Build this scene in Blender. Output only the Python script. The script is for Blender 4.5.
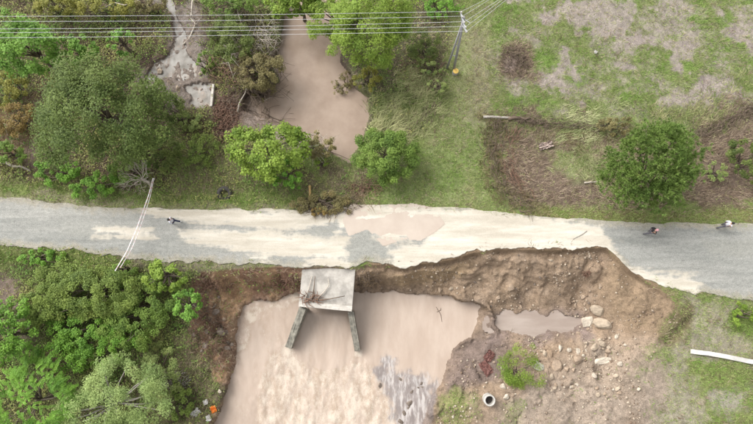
import bpy, bmesh, math, random
import numpy as np
from mathutils import Vector, Matrix

scene = bpy.context.scene
for o in list(bpy.data.objects):
    bpy.data.objects.remove(o)
COL = scene.collection
rng = np.random.default_rng(7)
random.seed(7)

# ------------------------------------------------------------------ camera
H = 44.0                       # drone height over the road (m)
TILT = math.radians(9.0)       # camera pitched a little forward of straight down
W_PX, H_PX, F_PX = 753.0, 424.0, 538.0
cam_d = bpy.data.cameras.new('camera')
cam_d.sensor_width = 36.0
cam_d.lens = 36.0 * F_PX / W_PX
cam_d.clip_end = 3000.0
cam = bpy.data.objects.new('camera', cam_d)
cam.location = (0, 0, H)
cam.rotation_euler = (TILT, 0, 0)
COL.objects.link(cam)
scene.camera = cam

# ------------------------------------------------------------------ light: bright overcast
SUN_EL, SUN_AZ = math.radians(44), math.radians(308)
world = bpy.data.worlds.new('World')
scene.world = world
world.use_nodes = True
wn = world.node_tree
bg = wn.nodes['Background']
sky = wn.nodes.new('ShaderNodeTexSky')
sky.sky_type = 'NISHITA'
sky.sun_disc = False
sky.sun_elevation = SUN_EL
sky.sun_rotation = SUN_AZ
sky.air_density = 1.0
sky.dust_density = 4.0
hs = wn.nodes.new('ShaderNodeHueSaturation')
hs.inputs['Saturation'].default_value = 0.06      # cloud veil: nearly neutral sky
wn.links.new(sky.outputs[0], hs.inputs['Color'])
wn.links.new(hs.outputs[0], bg.inputs['Color'])
bg.inputs['Strength'].default_value = 0.15
sun_d = bpy.data.lights.new('sun', 'SUN')
sun_d.energy = 1.3
sun_d.angle = math.radians(40)
sun_d.color = (1.0, 0.965, 0.91)
sun = bpy.data.objects.new('sun', sun_d)
sun.location = (0, 0, 80)
sdir = Vector((math.sin(SUN_AZ) * math.cos(SUN_EL), math.cos(SUN_AZ) * math.cos(SUN_EL), math.sin(SUN_EL)))
sun.rotation_euler = sdir.to_track_quat('Z', 'Y').to_euler()
COL.objects.link(sun)
scene.view_settings.view_transform = 'Standard'
scene.view_settings.look = 'None'
scene.view_settings.gamma = 1.0
scene.view_settings.exposure = 1.0
scene.render.engine = 'CYCLES'

# ------------------------------------------------------------------ pixel -> place
CT, ST = math.cos(TILT), math.sin(TILT)

def P(px, py, z=0.0):
    """point at height z seen at photo pixel (px, py)"""
    a = (px - W_PX / 2) / F_PX
    b = -(py - H_PX / 2) / F_PX
    dy = b * CT + ST
    dz = b * ST - CT
    k = (z - H) / dz
    return np.array([a * k, dy * k, z])

def PP(pts, z=0.0):
    return np.array([P(q[0], q[1], q[2] if len(q) > 2 else z)[:2] for q in pts])

def mpp(z):
    return (H - z) / F_PX * 1.03

# ------------------------------------------------------------------ noise
def _hash(ix, iy, seed):
    h = (ix.astype(np.int64) * 374761393 + iy.astype(np.int64) * 668265263 + seed * 974634777) & 0x7fffffff
    h = ((h ^ (h >> 13)) * 1274126177) & 0x7fffffff
    h = h ^ (h >> 16)
    return (h & 0xffff) / 65535.0

def vnoise(x, y, seed=0):
    ix = np.floor(x); iy = np.floor(y)
    fx = x - ix; fy = y - iy
    ux = fx * fx * fx * (fx * (fx * 6 - 15) + 10); uy = fy * fy * fy * (fy * (fy * 6 - 15) + 10)
    a = _hash(ix, iy, seed); b = _hash(ix + 1, iy, seed)
    c = _hash(ix, iy + 1, seed); d = _hash(ix + 1, iy + 1, seed)
    return (a * (1 - ux) + b * ux) * (1 - uy) + (c * (1 - ux) + d * ux) * uy

def fbm(x, y, s=1.0, octv=4, seed=0, gain=0.5):
    t = 0; amp = 1.0; n = 0
    x = np.asarray(x, float) / s; y = np.asarray(y, float) / s
    ca, sa = 0.8, 0.6
    for i in range(octv):
        t = t + amp * vnoise(x + 17.3 * i, y - 9.1 * i, seed + i * 31)
        n += amp; amp *= gain
        x, y = (ca * x - sa * y) * 2.03, (sa * x + ca * y) * 2.03
    return t / n * 2 - 1            # about -1..1

def sstep(a, b, x):
    t = np.clip((x - a) / (b - a), 0, 1)
    return t * t * (3 - 2 * t)

def sdf(x, y, poly, margin=8.0):
    """signed distance to polygon, negative inside, clipped to margin"""
    x = np.asarray(x, float); y = np.asarray(y, float)
    out = np.full(x.shape, margin)
    lo = poly.min(0) - margin; hi = poly.max(0) + margin
    sel = (x > lo[0]) & (x < hi[0]) & (y > lo[1]) & (y < hi[1])
    if not sel.any():
        return out
    qx = x[sel]; qy = y[sel]
    d2 = np.full(qx.shape, 1e9); ins = np.zeros(qx.shape, bool)
    n = len(poly)
    for i in range(n):
        ax, ay = poly[i]; bx, by = poly[(i + 1) % n]
        ex, ey = bx - ax, by - ay
        L = ex * ex + ey * ey + 1e-12
        t = np.clip(((qx - ax) * ex + (qy - ay) * ey) / L, 0, 1)
        dx = qx - ax - t * ex; dy = qy - ay - t * ey
        d2 = np.minimum(d2, dx * dx + dy * dy)
        c = (ay > qy) != (by > qy)
        xc = ax + (qy - ay) * ex / (ey if abs(ey) > 1e-9 else 1e-9)
        ins ^= c & (qx < xc)
    d = np.sqrt(d2)
    out[sel] = np.where(ins, -d, np.minimum(d, margin))
    return out

# ------------------------------------------------------------------ object helpers
def mesh_from(name, verts, faces, mat=None, smooth=False, parent=None, attrs=None):
    me = bpy.data.meshes.new(name)
    v = np.asarray(verts, np.float32)
    if isinstance(faces, np.ndarray):
        nf, k = faces.shape
        me.vertices.add(len(v)); me.vertices.foreach_set('co', v.ravel())
        me.loops.add(nf * k); me.loops.foreach_set('vertex_index', faces.astype(np.int32).ravel())
        me.polygons.add(nf)
        me.polygons.foreach_set('loop_start', np.arange(0, nf * k, k, dtype=np.int32))
        me.update(calc_edges=True)
    else:
        me.from_pydata(v.tolist(), [], faces)
    if smooth:
        me.polygons.foreach_set('use_smooth', np.ones(len(me.polygons), bool))
    for an, (typ, dat) in (attrs or {}).items():
        a = me.attributes.new(an, typ, 'POINT')
        if typ == 'FLOAT':
            a.data.foreach_set('value', np.asarray(dat, np.float32))
        else:
            c = np.ones((len(v), 4), np.float32); c[:, :3] = dat
            a.data.foreach_set('color', c.ravel())
    if mat is not None:
        me.materials.append(mat)
    o = bpy.data.objects.new(name, me)
    COL.objects.link(o)
    if parent is not None:
        o.parent = parent
    return o

def link_mesh(name, me, parent=None, loc=(0, 0, 0), rot=(0, 0, 0), sc=(1, 1, 1)):
    o = bpy.data.objects.new(name, me)
    COL.objects.link(o)
    o.location = loc; o.rotation_euler = rot; o.scale = sc
    if parent is not None:
        o.parent = parent
    return o

def tag(o, label=None, cat=None, group=None, kind=None):
    if label: o['label'] = label
    if cat: o['category'] = cat
    if group: o['group'] = group
    if kind: o['kind'] = kind
    return o

def empty(name, loc, rz=0.0):
    o = bpy.data.objects.new(name, None)
    COL.objects.link(o)
    o.location = loc; o.rotation_euler = (0, 0, rz); o.empty_display_size = 0.3
    return o

def tube(pts, rad, sides=6, cap=True):
    """tapered tube along points; returns verts list, faces list"""
    pts = [Vector(p) for p in pts]
    n = len(pts)
    if not hasattr(rad, '__len__'):
        rad = [rad] * n
    V = []; Fc = []
    up = Vector((0, 0, 1))
    prev = None
    for i, p in enumerate(pts):
        t = (pts[min(i + 1, n - 1)] - pts[max(i - 1, 0)])
        if t.length < 1e-6: t = Vector((0, 0, 1))
        t.normalize()
        if prev is None:
            a = t.cross(up)
            if a.length < 1e-3: a = t.cross(Vector((1, 0, 0)))
        else:
            a = prev - t * prev.dot(t)
            if a.length < 1e-3: a = t.cross(up)
        a.normalize(); prev = a
        b = t.cross(a)
        for k in range(sides):
            an = 2 * math.pi * k / sides
            V.append(p + (a * math.cos(an) + b * math.sin(an)) * rad[i])
    for i in range(n - 1):
        for k in range(sides):
            k2 = (k + 1) % sides
            Fc.append((i * sides + k, i * sides + k2, (i + 1) * sides + k2, (i + 1) * sides + k))
    if cap:
        Fc.append(tuple(range(sides))[::-1])
        Fc.append(tuple((n - 1) * sides + k for k in range(sides)))
    return [tuple(v) for v in V], Fc

class MB:
    def __init__(s): s.v = []; s.f = []
    def add(s, V, Fc):
        o = len(s.v); s.v += list(V); s.f += [tuple(i + o for i in f) for f in Fc]; return s
    def tube(s, pts, rad, sides=6): return s.add(*tube(pts, rad, sides))
    def box(s, c, size, rot=None):
        x, y, z = [q / 2 for q in size]
        V = [Vector((sx * x, sy * y, sz * z)) for sx in (-1, 1) for sy in (-1, 1) for sz in (-1, 1)]
        if rot is not None: V = [rot @ q for q in V]
        V = [tuple(q + Vector(c)) for q in V]
        return s.add(V, [(0, 1, 3, 2), (4, 6, 7, 5), (0, 4, 5, 1), (2, 3, 7, 6), (0, 2, 6, 4), (1, 5, 7, 3)])
    def build(s, name, mat, parent=None, smooth=False, bevel=0.0):
        o = mesh_from(name, s.v, s.f, mat, smooth, parent)
        if bevel:
            m = o.modifiers.new('bevel', 'BEVEL'); m.width = bevel; m.segments = 2; m.limit_method = 'ANGLE'
        return o

# ------------------------------------------------------------------ materials
class NT:
    def __init__(s, name):
        s.m = bpy.data.materials.new(name); s.m.use_nodes = True
        s.t = s.m.node_tree; s.n = s.t.nodes; s.l = s.t.links
        s.b = s.n['Principled BSDF']; s.out = s.n['Material Output']
    def new(s, typ, **kw):
        q = s.n.new(typ)
        for k, v in kw.items(): setattr(q, k, v)
        return q
    def link(s, a, b): s.l.new(a, b)
    def coord(s, scale=(1, 1, 1), which='Object'):
        tc = s.new('ShaderNodeTexCoord'); mp = s.new('ShaderNodeMapping')
        mp.inputs['Scale'].default_value = scale
        s.link(tc.outputs[which], mp.inputs['Vector']); return mp.outputs[0]
    def noise(s, vec, scale, detail=4, rough=0.6):
        q = s.new('ShaderNodeTexNoise'); q.inputs['Scale'].default_value = scale
        q.inputs['Detail'].default_value = detail; q.inputs['Roughness'].default_value = rough
        if vec is not None: s.link(vec, q.inputs['Vector'])
        return q.outputs['Fac']
    def ramp(s, fac, stops):
        q = s.new('ShaderNodeValToRGB'); e = q.color_ramp.elements
        while len(e) < len(stops): e.new(0.5)
        for i, (p, c) in enumerate(stops):
            e[i].position = p
            e[i].color = (c, c, c, 1) if not hasattr(c, '__len__') else (*c, 1)
        s.link(fac, q.inputs['Fac']); return q.outputs['Color']
    def mix(s, fac, a, b, mode='MIX'):
        q = s.new('ShaderNodeMix', data_type='RGBA', blend_type=mode)
        for sock, v in ((q.inputs[0], fac), (q.inputs[6], a), (q.inputs[7], b)):
            if hasattr(v, 'is_linked'): s.link(v, sock)
            elif hasattr(v, '__len__'): sock.default_value = (*v, 1)
            else: sock.default_value = v
        return q.outputs[2]
    def math(s, op, a, b=None, clamp=False):
        q = s.new('ShaderNodeMath', operation=op, use_clamp=clamp)
        for i, v in enumerate((a, b)):
            if v is None: continue
            if hasattr(v, 'is_linked'): s.link(v, q.inputs[i])
            else: q.inputs[i].default_value = v
        return q.outputs[0]
    def maprange(s, v, a, b, c, d, smooth=True):
        q = s.new('ShaderNodeMapRange', interpolation_type='SMOOTHSTEP' if smooth else 'LINEAR')
        s.link(v, q.inputs[0])
        for i, w in enumerate((a, b, c, d)): q.inputs[i + 1].default_value = w
        return q.outputs[0]
    def attr(s, name):
        q = s.new('ShaderNodeAttribute', attribute_name=name); return q
    def bump(s, h, strength=0.4, dist=0.05):
        q = s.new('ShaderNodeBump'); q.inputs['Strength'].default_value = strength
        q.inputs['Distance'].default_value = dist
        s.link(h, q.inputs['Height']); s.link(q.outputs[0], s.b.inputs['Normal'])
    def set(s, **kw):
        for k, v in kw.items():
            sock = s.b.inputs[k.replace('_', ' ')]
            if hasattr(v, 'is_linked'): s.link(v, sock)
            elif hasattr(v, '__len__'): sock.default_value = (*v, 1)
            else: sock.default_value = v

def plain(name, c, rough=0.8, var=0.25, scale=6.0, bump=0.0, metal=0.0, c2=None):
    n = NT(name)
    vec = n.coord()
    f = n.noise(vec, scale, 5, 0.65)
    c2 = c2 or tuple(q * (1 - var) for q in c)
    col = n.mix(n.maprange(f, 0.3, 0.7, 0, 1), c2, tuple(min(1, q * (1 + var)) for q in c))
    n.set(Base_Color=col, Roughness=rough, Metallic=metal)
    if bump: n.bump(n.noise(vec, scale * 3, 4), bump, 0.03)
    return n.m

def leaf_mat(name, dark, light, trans=0.28):
    n = NT(name)
    a = n.attr('tint')
    col = n.mix(a.outputs['Fac'], dark, light)
    vec = n.coord()
    col = n.mix(n.maprange(n.noise(vec, 0.55, 3), 0.35, 0.65, 0.0, 0.3), col, tuple(np.array(light) * (1.05, 0.95, 0.8)))
    col = n.mix(n.maprange(n.noise(vec, 0.9, 5, 0.7), 0.56, 0.72, 0.0, 0.55), col, (light[0] * 1.0, light[1] * 0.72, light[2] * 0.75))
    n.set(Base_Color=col, Roughness=0.6)
    n.b.inputs['Specular IOR Level'].default_value = 0.25
    tr = n.new('ShaderNodeBsdfTranslucent'); n.link(col, tr.inputs['Color'])
    mx = n.new('ShaderNodeMixShader'); mx.inputs[0].default_value = trans
    n.link(n.b.outputs[0], mx.inputs[1]); n.link(tr.outputs[0], mx.inputs[2])
    n.link(mx.outputs[0], n.out.inputs['Surface'])
    return n.m

def attr_mat(name, rough=0.85, trans=0.0):
    n = NT(name); a = n.attr('colour')
    n.set(Base_Color=a.outputs['Color'], Roughness=rough)
    n.b.inputs['Specular IOR Level'].default_value = 0.2
    if trans:
        tr = n.new('ShaderNodeBsdfTranslucent'); n.link(a.outputs['Color'], tr.inputs['Color'])
        mx = n.new('ShaderNodeMixShader'); mx.inputs[0].default_value = trans
        n.link(n.b.outputs[0], mx.inputs[1]); n.link(tr.outputs[0], mx.inputs[2])
        n.link(mx.outputs[0], n.out.inputs['Surface'])
    return n.m

M = {}
M['bark'] = plain('bark', (0.12, 0.095, 0.07), 0.9, 0.35, 9, 0.4)
M['bark_grey'] = plain('bark_grey', (0.34, 0.31, 0.27), 0.9, 0.25, 9, 0.3)
M['deadwood'] = plain('deadwood', (0.42, 0.37, 0.31), 0.85, 0.25, 12, 0.3)
M['darkwood'] = plain('darkwood', (0.13, 0.095, 0.068), 0.85, 0.3, 12, 0.3)
M['redwood'] = plain('redwood', (0.19, 0.11, 0.075), 0.85, 0.3, 12, 0.3)
M['concrete'] = plain('concrete', (0.42, 0.40, 0.365), 0.85, 0.16, 2.2, 0.15)
M['concrete_pale'] = plain('concrete_pale', (0.43, 0.40, 0.355), 0.8, 0.2, 3.0, 0.1)
M['concrete_wet'] = plain('concrete_wet', (0.185, 0.172, 0.14), 0.7, 0.45, 3.0, 0.4)
M['slab_grey'] = plain('slab_grey', (0.33, 0.32, 0.31), 0.6, 0.45, 1.6, 0.3)
M['deck'] = plain('deck_concrete', (0.35, 0.325, 0.29), 0.85, 0.28, 1.1, 0.3)
M['rag'] = plain('rag', (0.33, 0.26, 0.225), 0.9, 0.3, 3.0, 0.2)
M['pole'] = plain('pole_grey', (0.29, 0.28, 0.29), 0.75, 0.15, 4.0, 0.1)
M['steel'] = plain('steel', (0.42, 0.43, 0.45), 0.45, 0.1, 5.0, 0, 0.5)
M['wire'] = plain('aluminium_wire', (0.52, 0.52, 0.54), 0.5, 0.05, 2.0, 0, 0.2)
M['ceramic'] = plain('ceramic', (0.55, 0.52, 0.5), 0.3, 0.1)
M['rock'] = plain('pale_rock', (0.335, 0.27, 0.20), 0.85, 0.25, 2.0, 0.4)
M['rock_white'] = plain('white_rock', (0.41, 0.355, 0.285), 0.85, 0.3, 2.5, 0.4)
M['rock_brown'] = plain('muddy_rock', (0.28, 0.21, 0.15), 0.85, 0.25, 2.0, 0.4)
M['rock_dark'] = plain('wet_rock', (0.135, 0.105, 0.082), 0.7, 0.35, 2.5, 0.4)
M['rubber'] = plain('rubber', (0.05, 0.045, 0.04), 0.8, 0.2)
M['skin'] = plain('skin', (0.50, 0.30, 0.22), 0.55, 0.05)
M['black_cloth'] = plain('black_cloth', (0.022, 0.02, 0.024), 0.9, 0.2)
M['navy_cloth'] = plain('navy_cloth', (0.03, 0.035, 0.075), 0.9, 0.2)
M['grey_cloth'] = plain('grey_cloth', (0.09, 0.085, 0.10), 0.9, 0.2)
M['white_cloth'] = plain('white_cloth', (0.55, 0.55, 0.60), 0.9, 0.06)
M['pink_cloth'] = plain('pink_cloth', (0.62, 0.32, 0.36), 0.85, 0.06)
M['hair'] = plain('hair', (0.012, 0.010, 0.009), 0.6, 0.2)
M['shoe'] = plain('shoe_white', (0.7, 0.7, 0.7), 0.6, 0.05)
M['shoe_dark'] = plain('shoe_dark', (0.05, 0.05, 0.055), 0.6, 0.1)
M['plastic_white'] = plain('plastic_white', (0.50, 0.48, 0.45), 0.6, 0.14, 3.0, 0.2)
M['rust'] = plain('rusty_red', (0.12, 0.05, 0.04), 0.75, 0.4, 8.0, 0.2)
M['orange'] = plain('orange_plastic', (0.75, 0.22, 0.03), 0.5, 0.1)
M['sawn'] = plain('sawn_wood', (0.62, 0.42, 0.10), 0.75, 0.15, 14)
M['plank'] = plain('yellow_plank', (0.45, 0.30, 0.12), 0.8, 0.2, 10)

# ------------------------------------------------------------------ plan of the place, traced on the photograph
# road edges (px), south edge follows the washed-out rim in the middle
NORTH = [(-60, 188), (0, 196), (60, 203), (120, 207), (160, 208), (220, 209), (300, 209), (340, 208), (375, 205),
         (420, 206), (470, 209), (530, 216), (580, 219), (640, 222), (700, 224), (753, 223), (810, 221)]
SOUTH = [(-60, 238), (0, 245), (50, 248), (100, 254), (140, 260), (200, 262), (240, 265), (275, 264), (300, 267),
         (330, 266), (356, 267), (366, 263), (376, 264), (388, 264), (400, 267), (408, 267), (420, 263), (450, 259), (475, 252), (500, 248),
         (530, 249), (560, 249), (590, 247), (606, 247), (614, 253), (630, 269), (644, 278), (668, 288), (690, 292), (720, 296), (753, 300), (810, 306)]
ROAD_N, ROAD_S = PP(NORTH), PP(SOUTH)

PIT_PX = [(120, 560), (150, 430), (172, 380), (184, 330), (186, 285), (200, 271), (240, 268), (275, 266), (300, 267),
          (330, 266), (356, 267), (366, 263), (376, 264), (388, 264), (400, 267), (408, 267), (420, 263), (450, 259), (475, 252), (500, 248),
          (530, 249), (560, 249), (590, 247), (606, 247), (614, 253), (630, 269), (644, 279), (668, 294), (682, 310), (688, 322),
          (676, 338), (664, 350), (655, 372), (650, 424), (660, 560)]
PIT = PP(PIT_PX)
WL = -3.2                       # lower pool level
POOL_PX = [(190, 560), (208, 440), (217, 420), (226, 390), (236, 362), (235, 335), (242, 306), (262, 299), (272, 303), (283, 296), (300, 292),
           (356, 292), (380, 292), (394, 291), (408, 294), (425, 294), (440, 296), (452, 297), (462, 300), (474, 302), (484, 307), (489, 316), (488, 324), (494, 332), (484, 335), (465, 340),
           (452, 350), (446, 366), (442, 383), (434, 392), (430, 405), (424, 424), (420, 560)]
POOL = PP(POOL_PX, WL)
SHOAL = PP([(374, 370), (386, 357), (394, 360), (392, 368), (404, 376), (424, 378), (436, 384), (432, 400), (428, 424), (424, 560), (400, 560), (394, 430), (388, 400), (377, 386)], WL)
UL = -1.7                       # upper pool level
UPOOL_PX = [(300, -90), (286, 5), (281, 40), (272, 62), (277, 82), (262, 90), (246, 100), (246, 113), (262, 122), (285, 131), (300, 139), (325, 149),
            (334, 160), (350, 164), (357, 150), (366, 136), (371, 115), (369, 98), (356, 88), (352, 74), (340, 62), (345, 30), (350, -20), (360, -90)]
UPOOL = PP(UPOOL_PX, UL)
SL = -1.02                      # small rapids in the north-west
RAP_PX = [(150, -60), (161, -10), (168, 12), (176, 30), (170, 52), (158, 60), (146, 78), (158, 84), (172, 76), (183, 80), (196, 78), (197, 64), (190, 55), (187, 40), (181, 22), (174, 5), (170, -10), (165, -60)]
RAP = PP(RAP_PX, SL)
RAP2 = PP([(187, 86), (196, 82), (212, 84), (214, 107), (200, 108), (188, 105), (190, 96)], SL)
RAPALL = PP([(150, -60), (140, 50), (140, 90), (180, 112), (218, 112), (216, 78), (200, 50), (190, -60)], SL)
PUDL = -2.78                    # puddle in the mud shelf
PUD_PX = [(490, 325), (497, 318), (506, 313), (520, 311), (540, 313), (560, 315), (578, 320), (576, 327), (560, 333), (535, 335), (512, 334), (500, 330)]
PUD = PP(PUD_PX, PUDL)

TOPC = [(0, 220, 0), (376, 235, 0), (753, 260, 0), (100, 228, 0), (200, 230, 0), (500, 232, 0), (620, 240, 0), (300, 235, 0),
        (60, 150, -0.5), (20, 60, -0.9), (120, 60, -0.9), (200, 130, -0.9), (240, 60, -0.9), (290, 180, -0.5), (350, 185, -0.5), (400, 110, -0.9), (430, 30, -0.7),
        (440, 150, -0.3), (470, 60, -0.3), (540, 150, -0.9), (560, 60, -0.4), (650, 60, -0.5), (740, 60, -0.6), (730, 150, -0.9), (650, 195, -0.5),
        (20, 275, -0.5), (90, 320, -1.0), (40, 400, -1.6), (150, 400, -1.8), (180, 300, -0.9), (200, 400, -2.2),
        (730, 330, -0.15), (700, 400, -0.3), (650, 420, -0.6), (750, 420, -0.3), (90, 265, -0.3), (250, 200, -0.35), (700, 215, -0.2), (560, 215, -0.25)]
BOTC = [(260, 360, -4.3), (330, 380, -4.5), (400, 330, -4.2), (440, 320, -4.0), (220, 330, -2.3), (200, 350, -1.9), (205, 390, -2.2), (185, 424, -2.0), (215, 300, -2.2),
        (250, 290, -2.9), (280, 288, -3.0), (370, 285, -2.9), (410, 282, -2.7), (440, 284, -2.4), (470, 285, -2.0), (470, 270, -1.3), (500, 275, -1.5), (520, 265, -1.1), (540, 285, -1.7), (560, 265, -1.0),
        (590, 262, -0.8), (590, 290, -1.8), (530, 300, -2.3), (620, 290, -1.0), (650, 305, -0.75), (670, 312, -0.5), (640, 330, -1.1), (610, 330, -1.7), (580, 300, -2.2),
        (535, 325, -2.95), (500, 345, -2.6), (470, 350, -2.7), (460, 375, -2.6), (450, 400, -2.4), (470, 410, -2.2), (510, 390, -2.1), (560, 350, -2.2), (560, 390, -1.8), (600, 360, -1.7),
        (600, 400, -1.3), (640, 370, -1.0), (640, 410, -0.8), (660, 340, -0.75), (500, 424, -2.1), (560, 430, -1.6)]

def idw(x, y, ctrl, p=3.0):
    c = np.array([[*P(a, b, z)[:2], z] for a, b, z in ctrl])
    num = np.zeros(x.shape); den = np.zeros(x.shape)
    for cx, cy, cz in c:
        w = 1.0 / (((x - cx) ** 2 + (y - cy) ** 2 + 0.6) ** (p / 2))
        num += w * cz; den += w
    return num / den

def road_y(x):
    s = np.interp(x, ROAD_S[:, 0], ROAD_S[:, 1]); n = np.interp(x, ROAD_N[:, 0], ROAD_N[:, 1])
    s = s + 0.34 * fbm(x, x * 0 + 3.3, 0.8, 5, 91, 0.6) ; n = n + 0.22 * fbm(x, x * 0 + 8.1, 1.3, 4, 92)
    return s, n

def pool_clamp(h, d, level, ins=0.35, out=0.4):
    """force the shoreline of a pool onto the traced outline (d = signed distance)"""
    inner = level - 0.06 - ins * np.clip(-d, 0, 3)
    outer = level + 0.03 + out * np.clip(d, 0, 6)
    near = d < 2.2
    h = np.where(d < 0, np.minimum(h, inner), h)
    w = sstep(2.2, 0.0, d)
    return np.where((d >= 0) & near, np.maximum(h, h * (1 - w) + outer * w), h)

def terrain(x, y):
    top = idw(x, y, TOPC); bot = idw(x, y, BOTC, 3.5)
    wob = 0.35 * fbm(x, y, 1.6, 4, 5)
    dp = sdf(x, y, PIT, 12.0)
    s, n = road_y(x)
    # road bed: flat, ground sits just under the road sheet
    dn = np.minimum(y - s, n - y)              # >0 inside the road
    onroad = sstep(-1.6, 0.15, dn)
    top = top * (1 - onroad) - 0.05 * onroad
    top = top + (0.10 * fbm(x, y, 2.2, 4, 11) + 0.04 * fbm(x, y, 0.5, 3, 12)) * (1 - onroad)
    east = sstep(P(640, 300)[0], P(690, 320)[0], x) 
    low = sstep(P(0, 335)[1], P(0, 375)[1], y) * sstep(P(560, 300)[0], P(640, 320)[0], x)
    wid = 2.3 + 1.2 * sstep(P(470, 260)[0], P(600, 260)[0], x) + 3.0 * low - 0.8 * east * (1 - low)
    ins = np.clip(-dp + np.where(-dp > 0.1, wob, 0), 0, None)
    gully = 1 + 0.25 * fbm(x, y * 0.3, 0.8, 3, 14)
    b = sstep(0.0, 1.0, ins / wid * gully)
    b = np.where(dp > 0, 0, b)
    rough = 0.50 * fbm(x, y, 2.4, 6, 21, 0.56) + 0.09 * np.abs(fbm(x, y, 0.5, 3, 22))
    smooth_lobe = sstep(P(600, 300)[0], P(620, 300)[0], x)
    bot = bot + rough * (1 - 0.6 * smooth_lobe)
    h = top * (1 - b) + bot * b
    rimw = sstep(P(660, 0)[0], P(630, 0)[0], x)
    h = np.where(dp < 0, np.minimum(h, -(0.25 + 0.45 * vnoise(x / 1.3, y / 1.3, 15)) * sstep(0.0, 0.35, -dp) * rimw), h)
    # broken ledge lines in the cliff
    h = h + np.where(dp < 0, 0.34 * fbm(x, y, 0.8, 5, 23, 0.6) * b * (1 - b) * 3, 0)
    wb = sstep(P(312, 0)[0], P(296, 0)[0], x) * np.where(dp < 0, 1, 0) * sstep(0, 0.6, -dp)
    h = h + wb * (0.45 * fbm(x, y, 0.9, 5, 25, 0.6) + 0.18 * np.abs(fbm(x, y, 0.35, 3, 26)))
    # slumped terraces in the loose fill
    ter = np.where(dp < -0.2, 1.0, 0.0) * (1 - smooth_lobe) * sstep(P(360, 0)[0], P(380, 0)[0], x)
    hn = h + 0.35 * fbm(x, y, 1.1, 5, 27, 0.6)
    st_h = 0.42
    fr = hn / st_h - np.floor(hn / st_h)
    hq = (np.floor(hn / st_h) + sstep(0.55, 0.95, fr)) * st_h
    ter = ter * (0.15 + 0.5 * vnoise(x / 2.3 + 7, y / 2.3, 29))
    h = h * (1 - ter) + hq * ter
    # gully that feeds the puddle, and the fold at the nose of the fill
    for gp, gw, gdp in (([(586, 264), (580, 280), (584, 296), (580, 312)], 0.45, 0.4), ([(686, 318), (674, 328), (664, 342)], 0.4, 0.3), ([(600, 262), (604, 272), (598, 282)], 0.35, 0.25), ([(455, 272), (475, 266), (500, 268)], 0.4, 0.3)):
        pl = PP(gp, -1.2)
        pl = np.concatenate([pl, pl[::-1] + 0.05])
        h = h - gdp * np.exp(-(np.clip(sdf(x, y, pl, 4.0) + 0.25 * fbm(x, y, 0.7, 3, 28), 0, 4) / gw) ** 2)
    dpool = sdf(x, y, POOL) + 0.22 * fbm(x, y, 0.7, 4, 31)
    h = pool_clamp(h, dpool, WL, 0.4, 0.45)
    dsh = sdf(x, y, SHOAL) + 0.3 * fbm(x, y, 0.7, 4, 35)
    h = np.where(dsh < 0.2, np.maximum(h, WL - 0.22 + 0.22 * fbm(x, y * 0.6, 0.45, 4, 36)), h)
    dup = sdf(x, y, UPOOL) + 0.35 * fbm(x, y, 1.2, 4, 32)
    h = pool_clamp(h, dup, UL, 0.25, 0.2)
    drp = np.minimum(sdf(x, y, RAP), sdf(x, y, RAP2)) + 0.5 * fbm(x, y, 1.0, 5, 33, 0.6)
    h = pool_clamp(h, drp, SL, 0.0, 0.25)
    h = np.where(drp < 0, h + 0.20 * np.clip(fbm(x, y, 0.55, 4, 37, 0.6) + 0.05, -0.5, 1), h)
    dpd = sdf(x, y, PUD) + 0.7 * fbm(x, y, 1.1, 5, 34)
    wpd = 0.9 * sstep(2.2, 0.2, dpd) * np.where(dpool > 0.3, 1, 0)
    h = h * (1 - wpd) + (PUDL + 0.03 + 0.07 * np.clip(dpd, 0, 3) + 0.05 * fbm(x, y, 0.8, 4, 38)) * wpd
    h = pool_clamp(h, dpd, PUDL, 0.06, 0.03)
    return h, dict(dp=dp, b=b, dpool=dpool, dup=dup, drp=drp, dpd=dpd, dn=dn, dsh=dsh)

def axis(lo, hi, step, far):
    a = [lo + i * step for i in range(int(round((hi - lo) / step)) + 1)]
    s = step; left = []; c = lo
    while c > -far:
        s *= 1.5; c -= s; left.append(c)
    s = step; right = []; c = a[-1]
    while c < far:
        s *= 1.5; c += s; right.append(c)
    return np.array(left[::-1] + a + right)

GX = axis(-36.0, 36.0, 0.085, 900.0)
GY = axis(-12.0, 28.5, 0.085, 900.0)
XX, YY = np.meshgrid(GX, GY)
ZZ, Z = terrain(XX, YY)
FAR = np.maximum(np.abs(XX) - 41.5, np.maximum(YY - 33, -14 - YY))

def ground(x, y):
    x = np.asarray(x, float); y = np.asarray(y, float)
    i = np.clip(np.searchsorted(GX, x) - 1, 0, len(GX) - 2); j = np.clip(np.searchsorted(GY, y) - 1, 0, len(GY) - 2)
    fx = (x - GX[i]) / (GX[i + 1] - GX[i]); fy = (y - GY[j]) / (GY[j + 1] - GY[j])
    return (ZZ[j, i] * (1 - fx) + ZZ[j, i + 1] * fx) * (1 - fy) + (ZZ[j + 1, i] * (1 - fx) + ZZ[j + 1, i + 1] * fx) * fy

def G(px, py, dz=0.0):
    """point on the terrain seen at a pixel"""
    z = -0.5
    for _ in range(6):
        p = P(px, py, z); z = float(ground(p[0], p[1]))
    return np.array([p[0], p[1], z + dz])

# ------------------------------------------------------------------ ground colours and cover densities
def pxpoly(x, y, pts, z=-0.4):
    return sdf(x, y, PP(pts, z), 6.0)

shape = XX.shape
colr = np.zeros(shape + (3,))
gd = np.zeros(shape)            # grass density
sd_ = np.zeros(shape)           # leafy scrub density
lt = np.zeros(shape)            # dead litter density
gtone = np.zeros(shape)         # 0 fresh green .. 1 straw
N1 = fbm(XX, YY, 3.0, 5, 41); N2 = fbm(XX, YY, 1.1, 5, 42); N3 = fbm(XX, YY, 6.5, 4, 43); N4 = fbm(XX, YY, 0.45, 4, 44)

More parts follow.
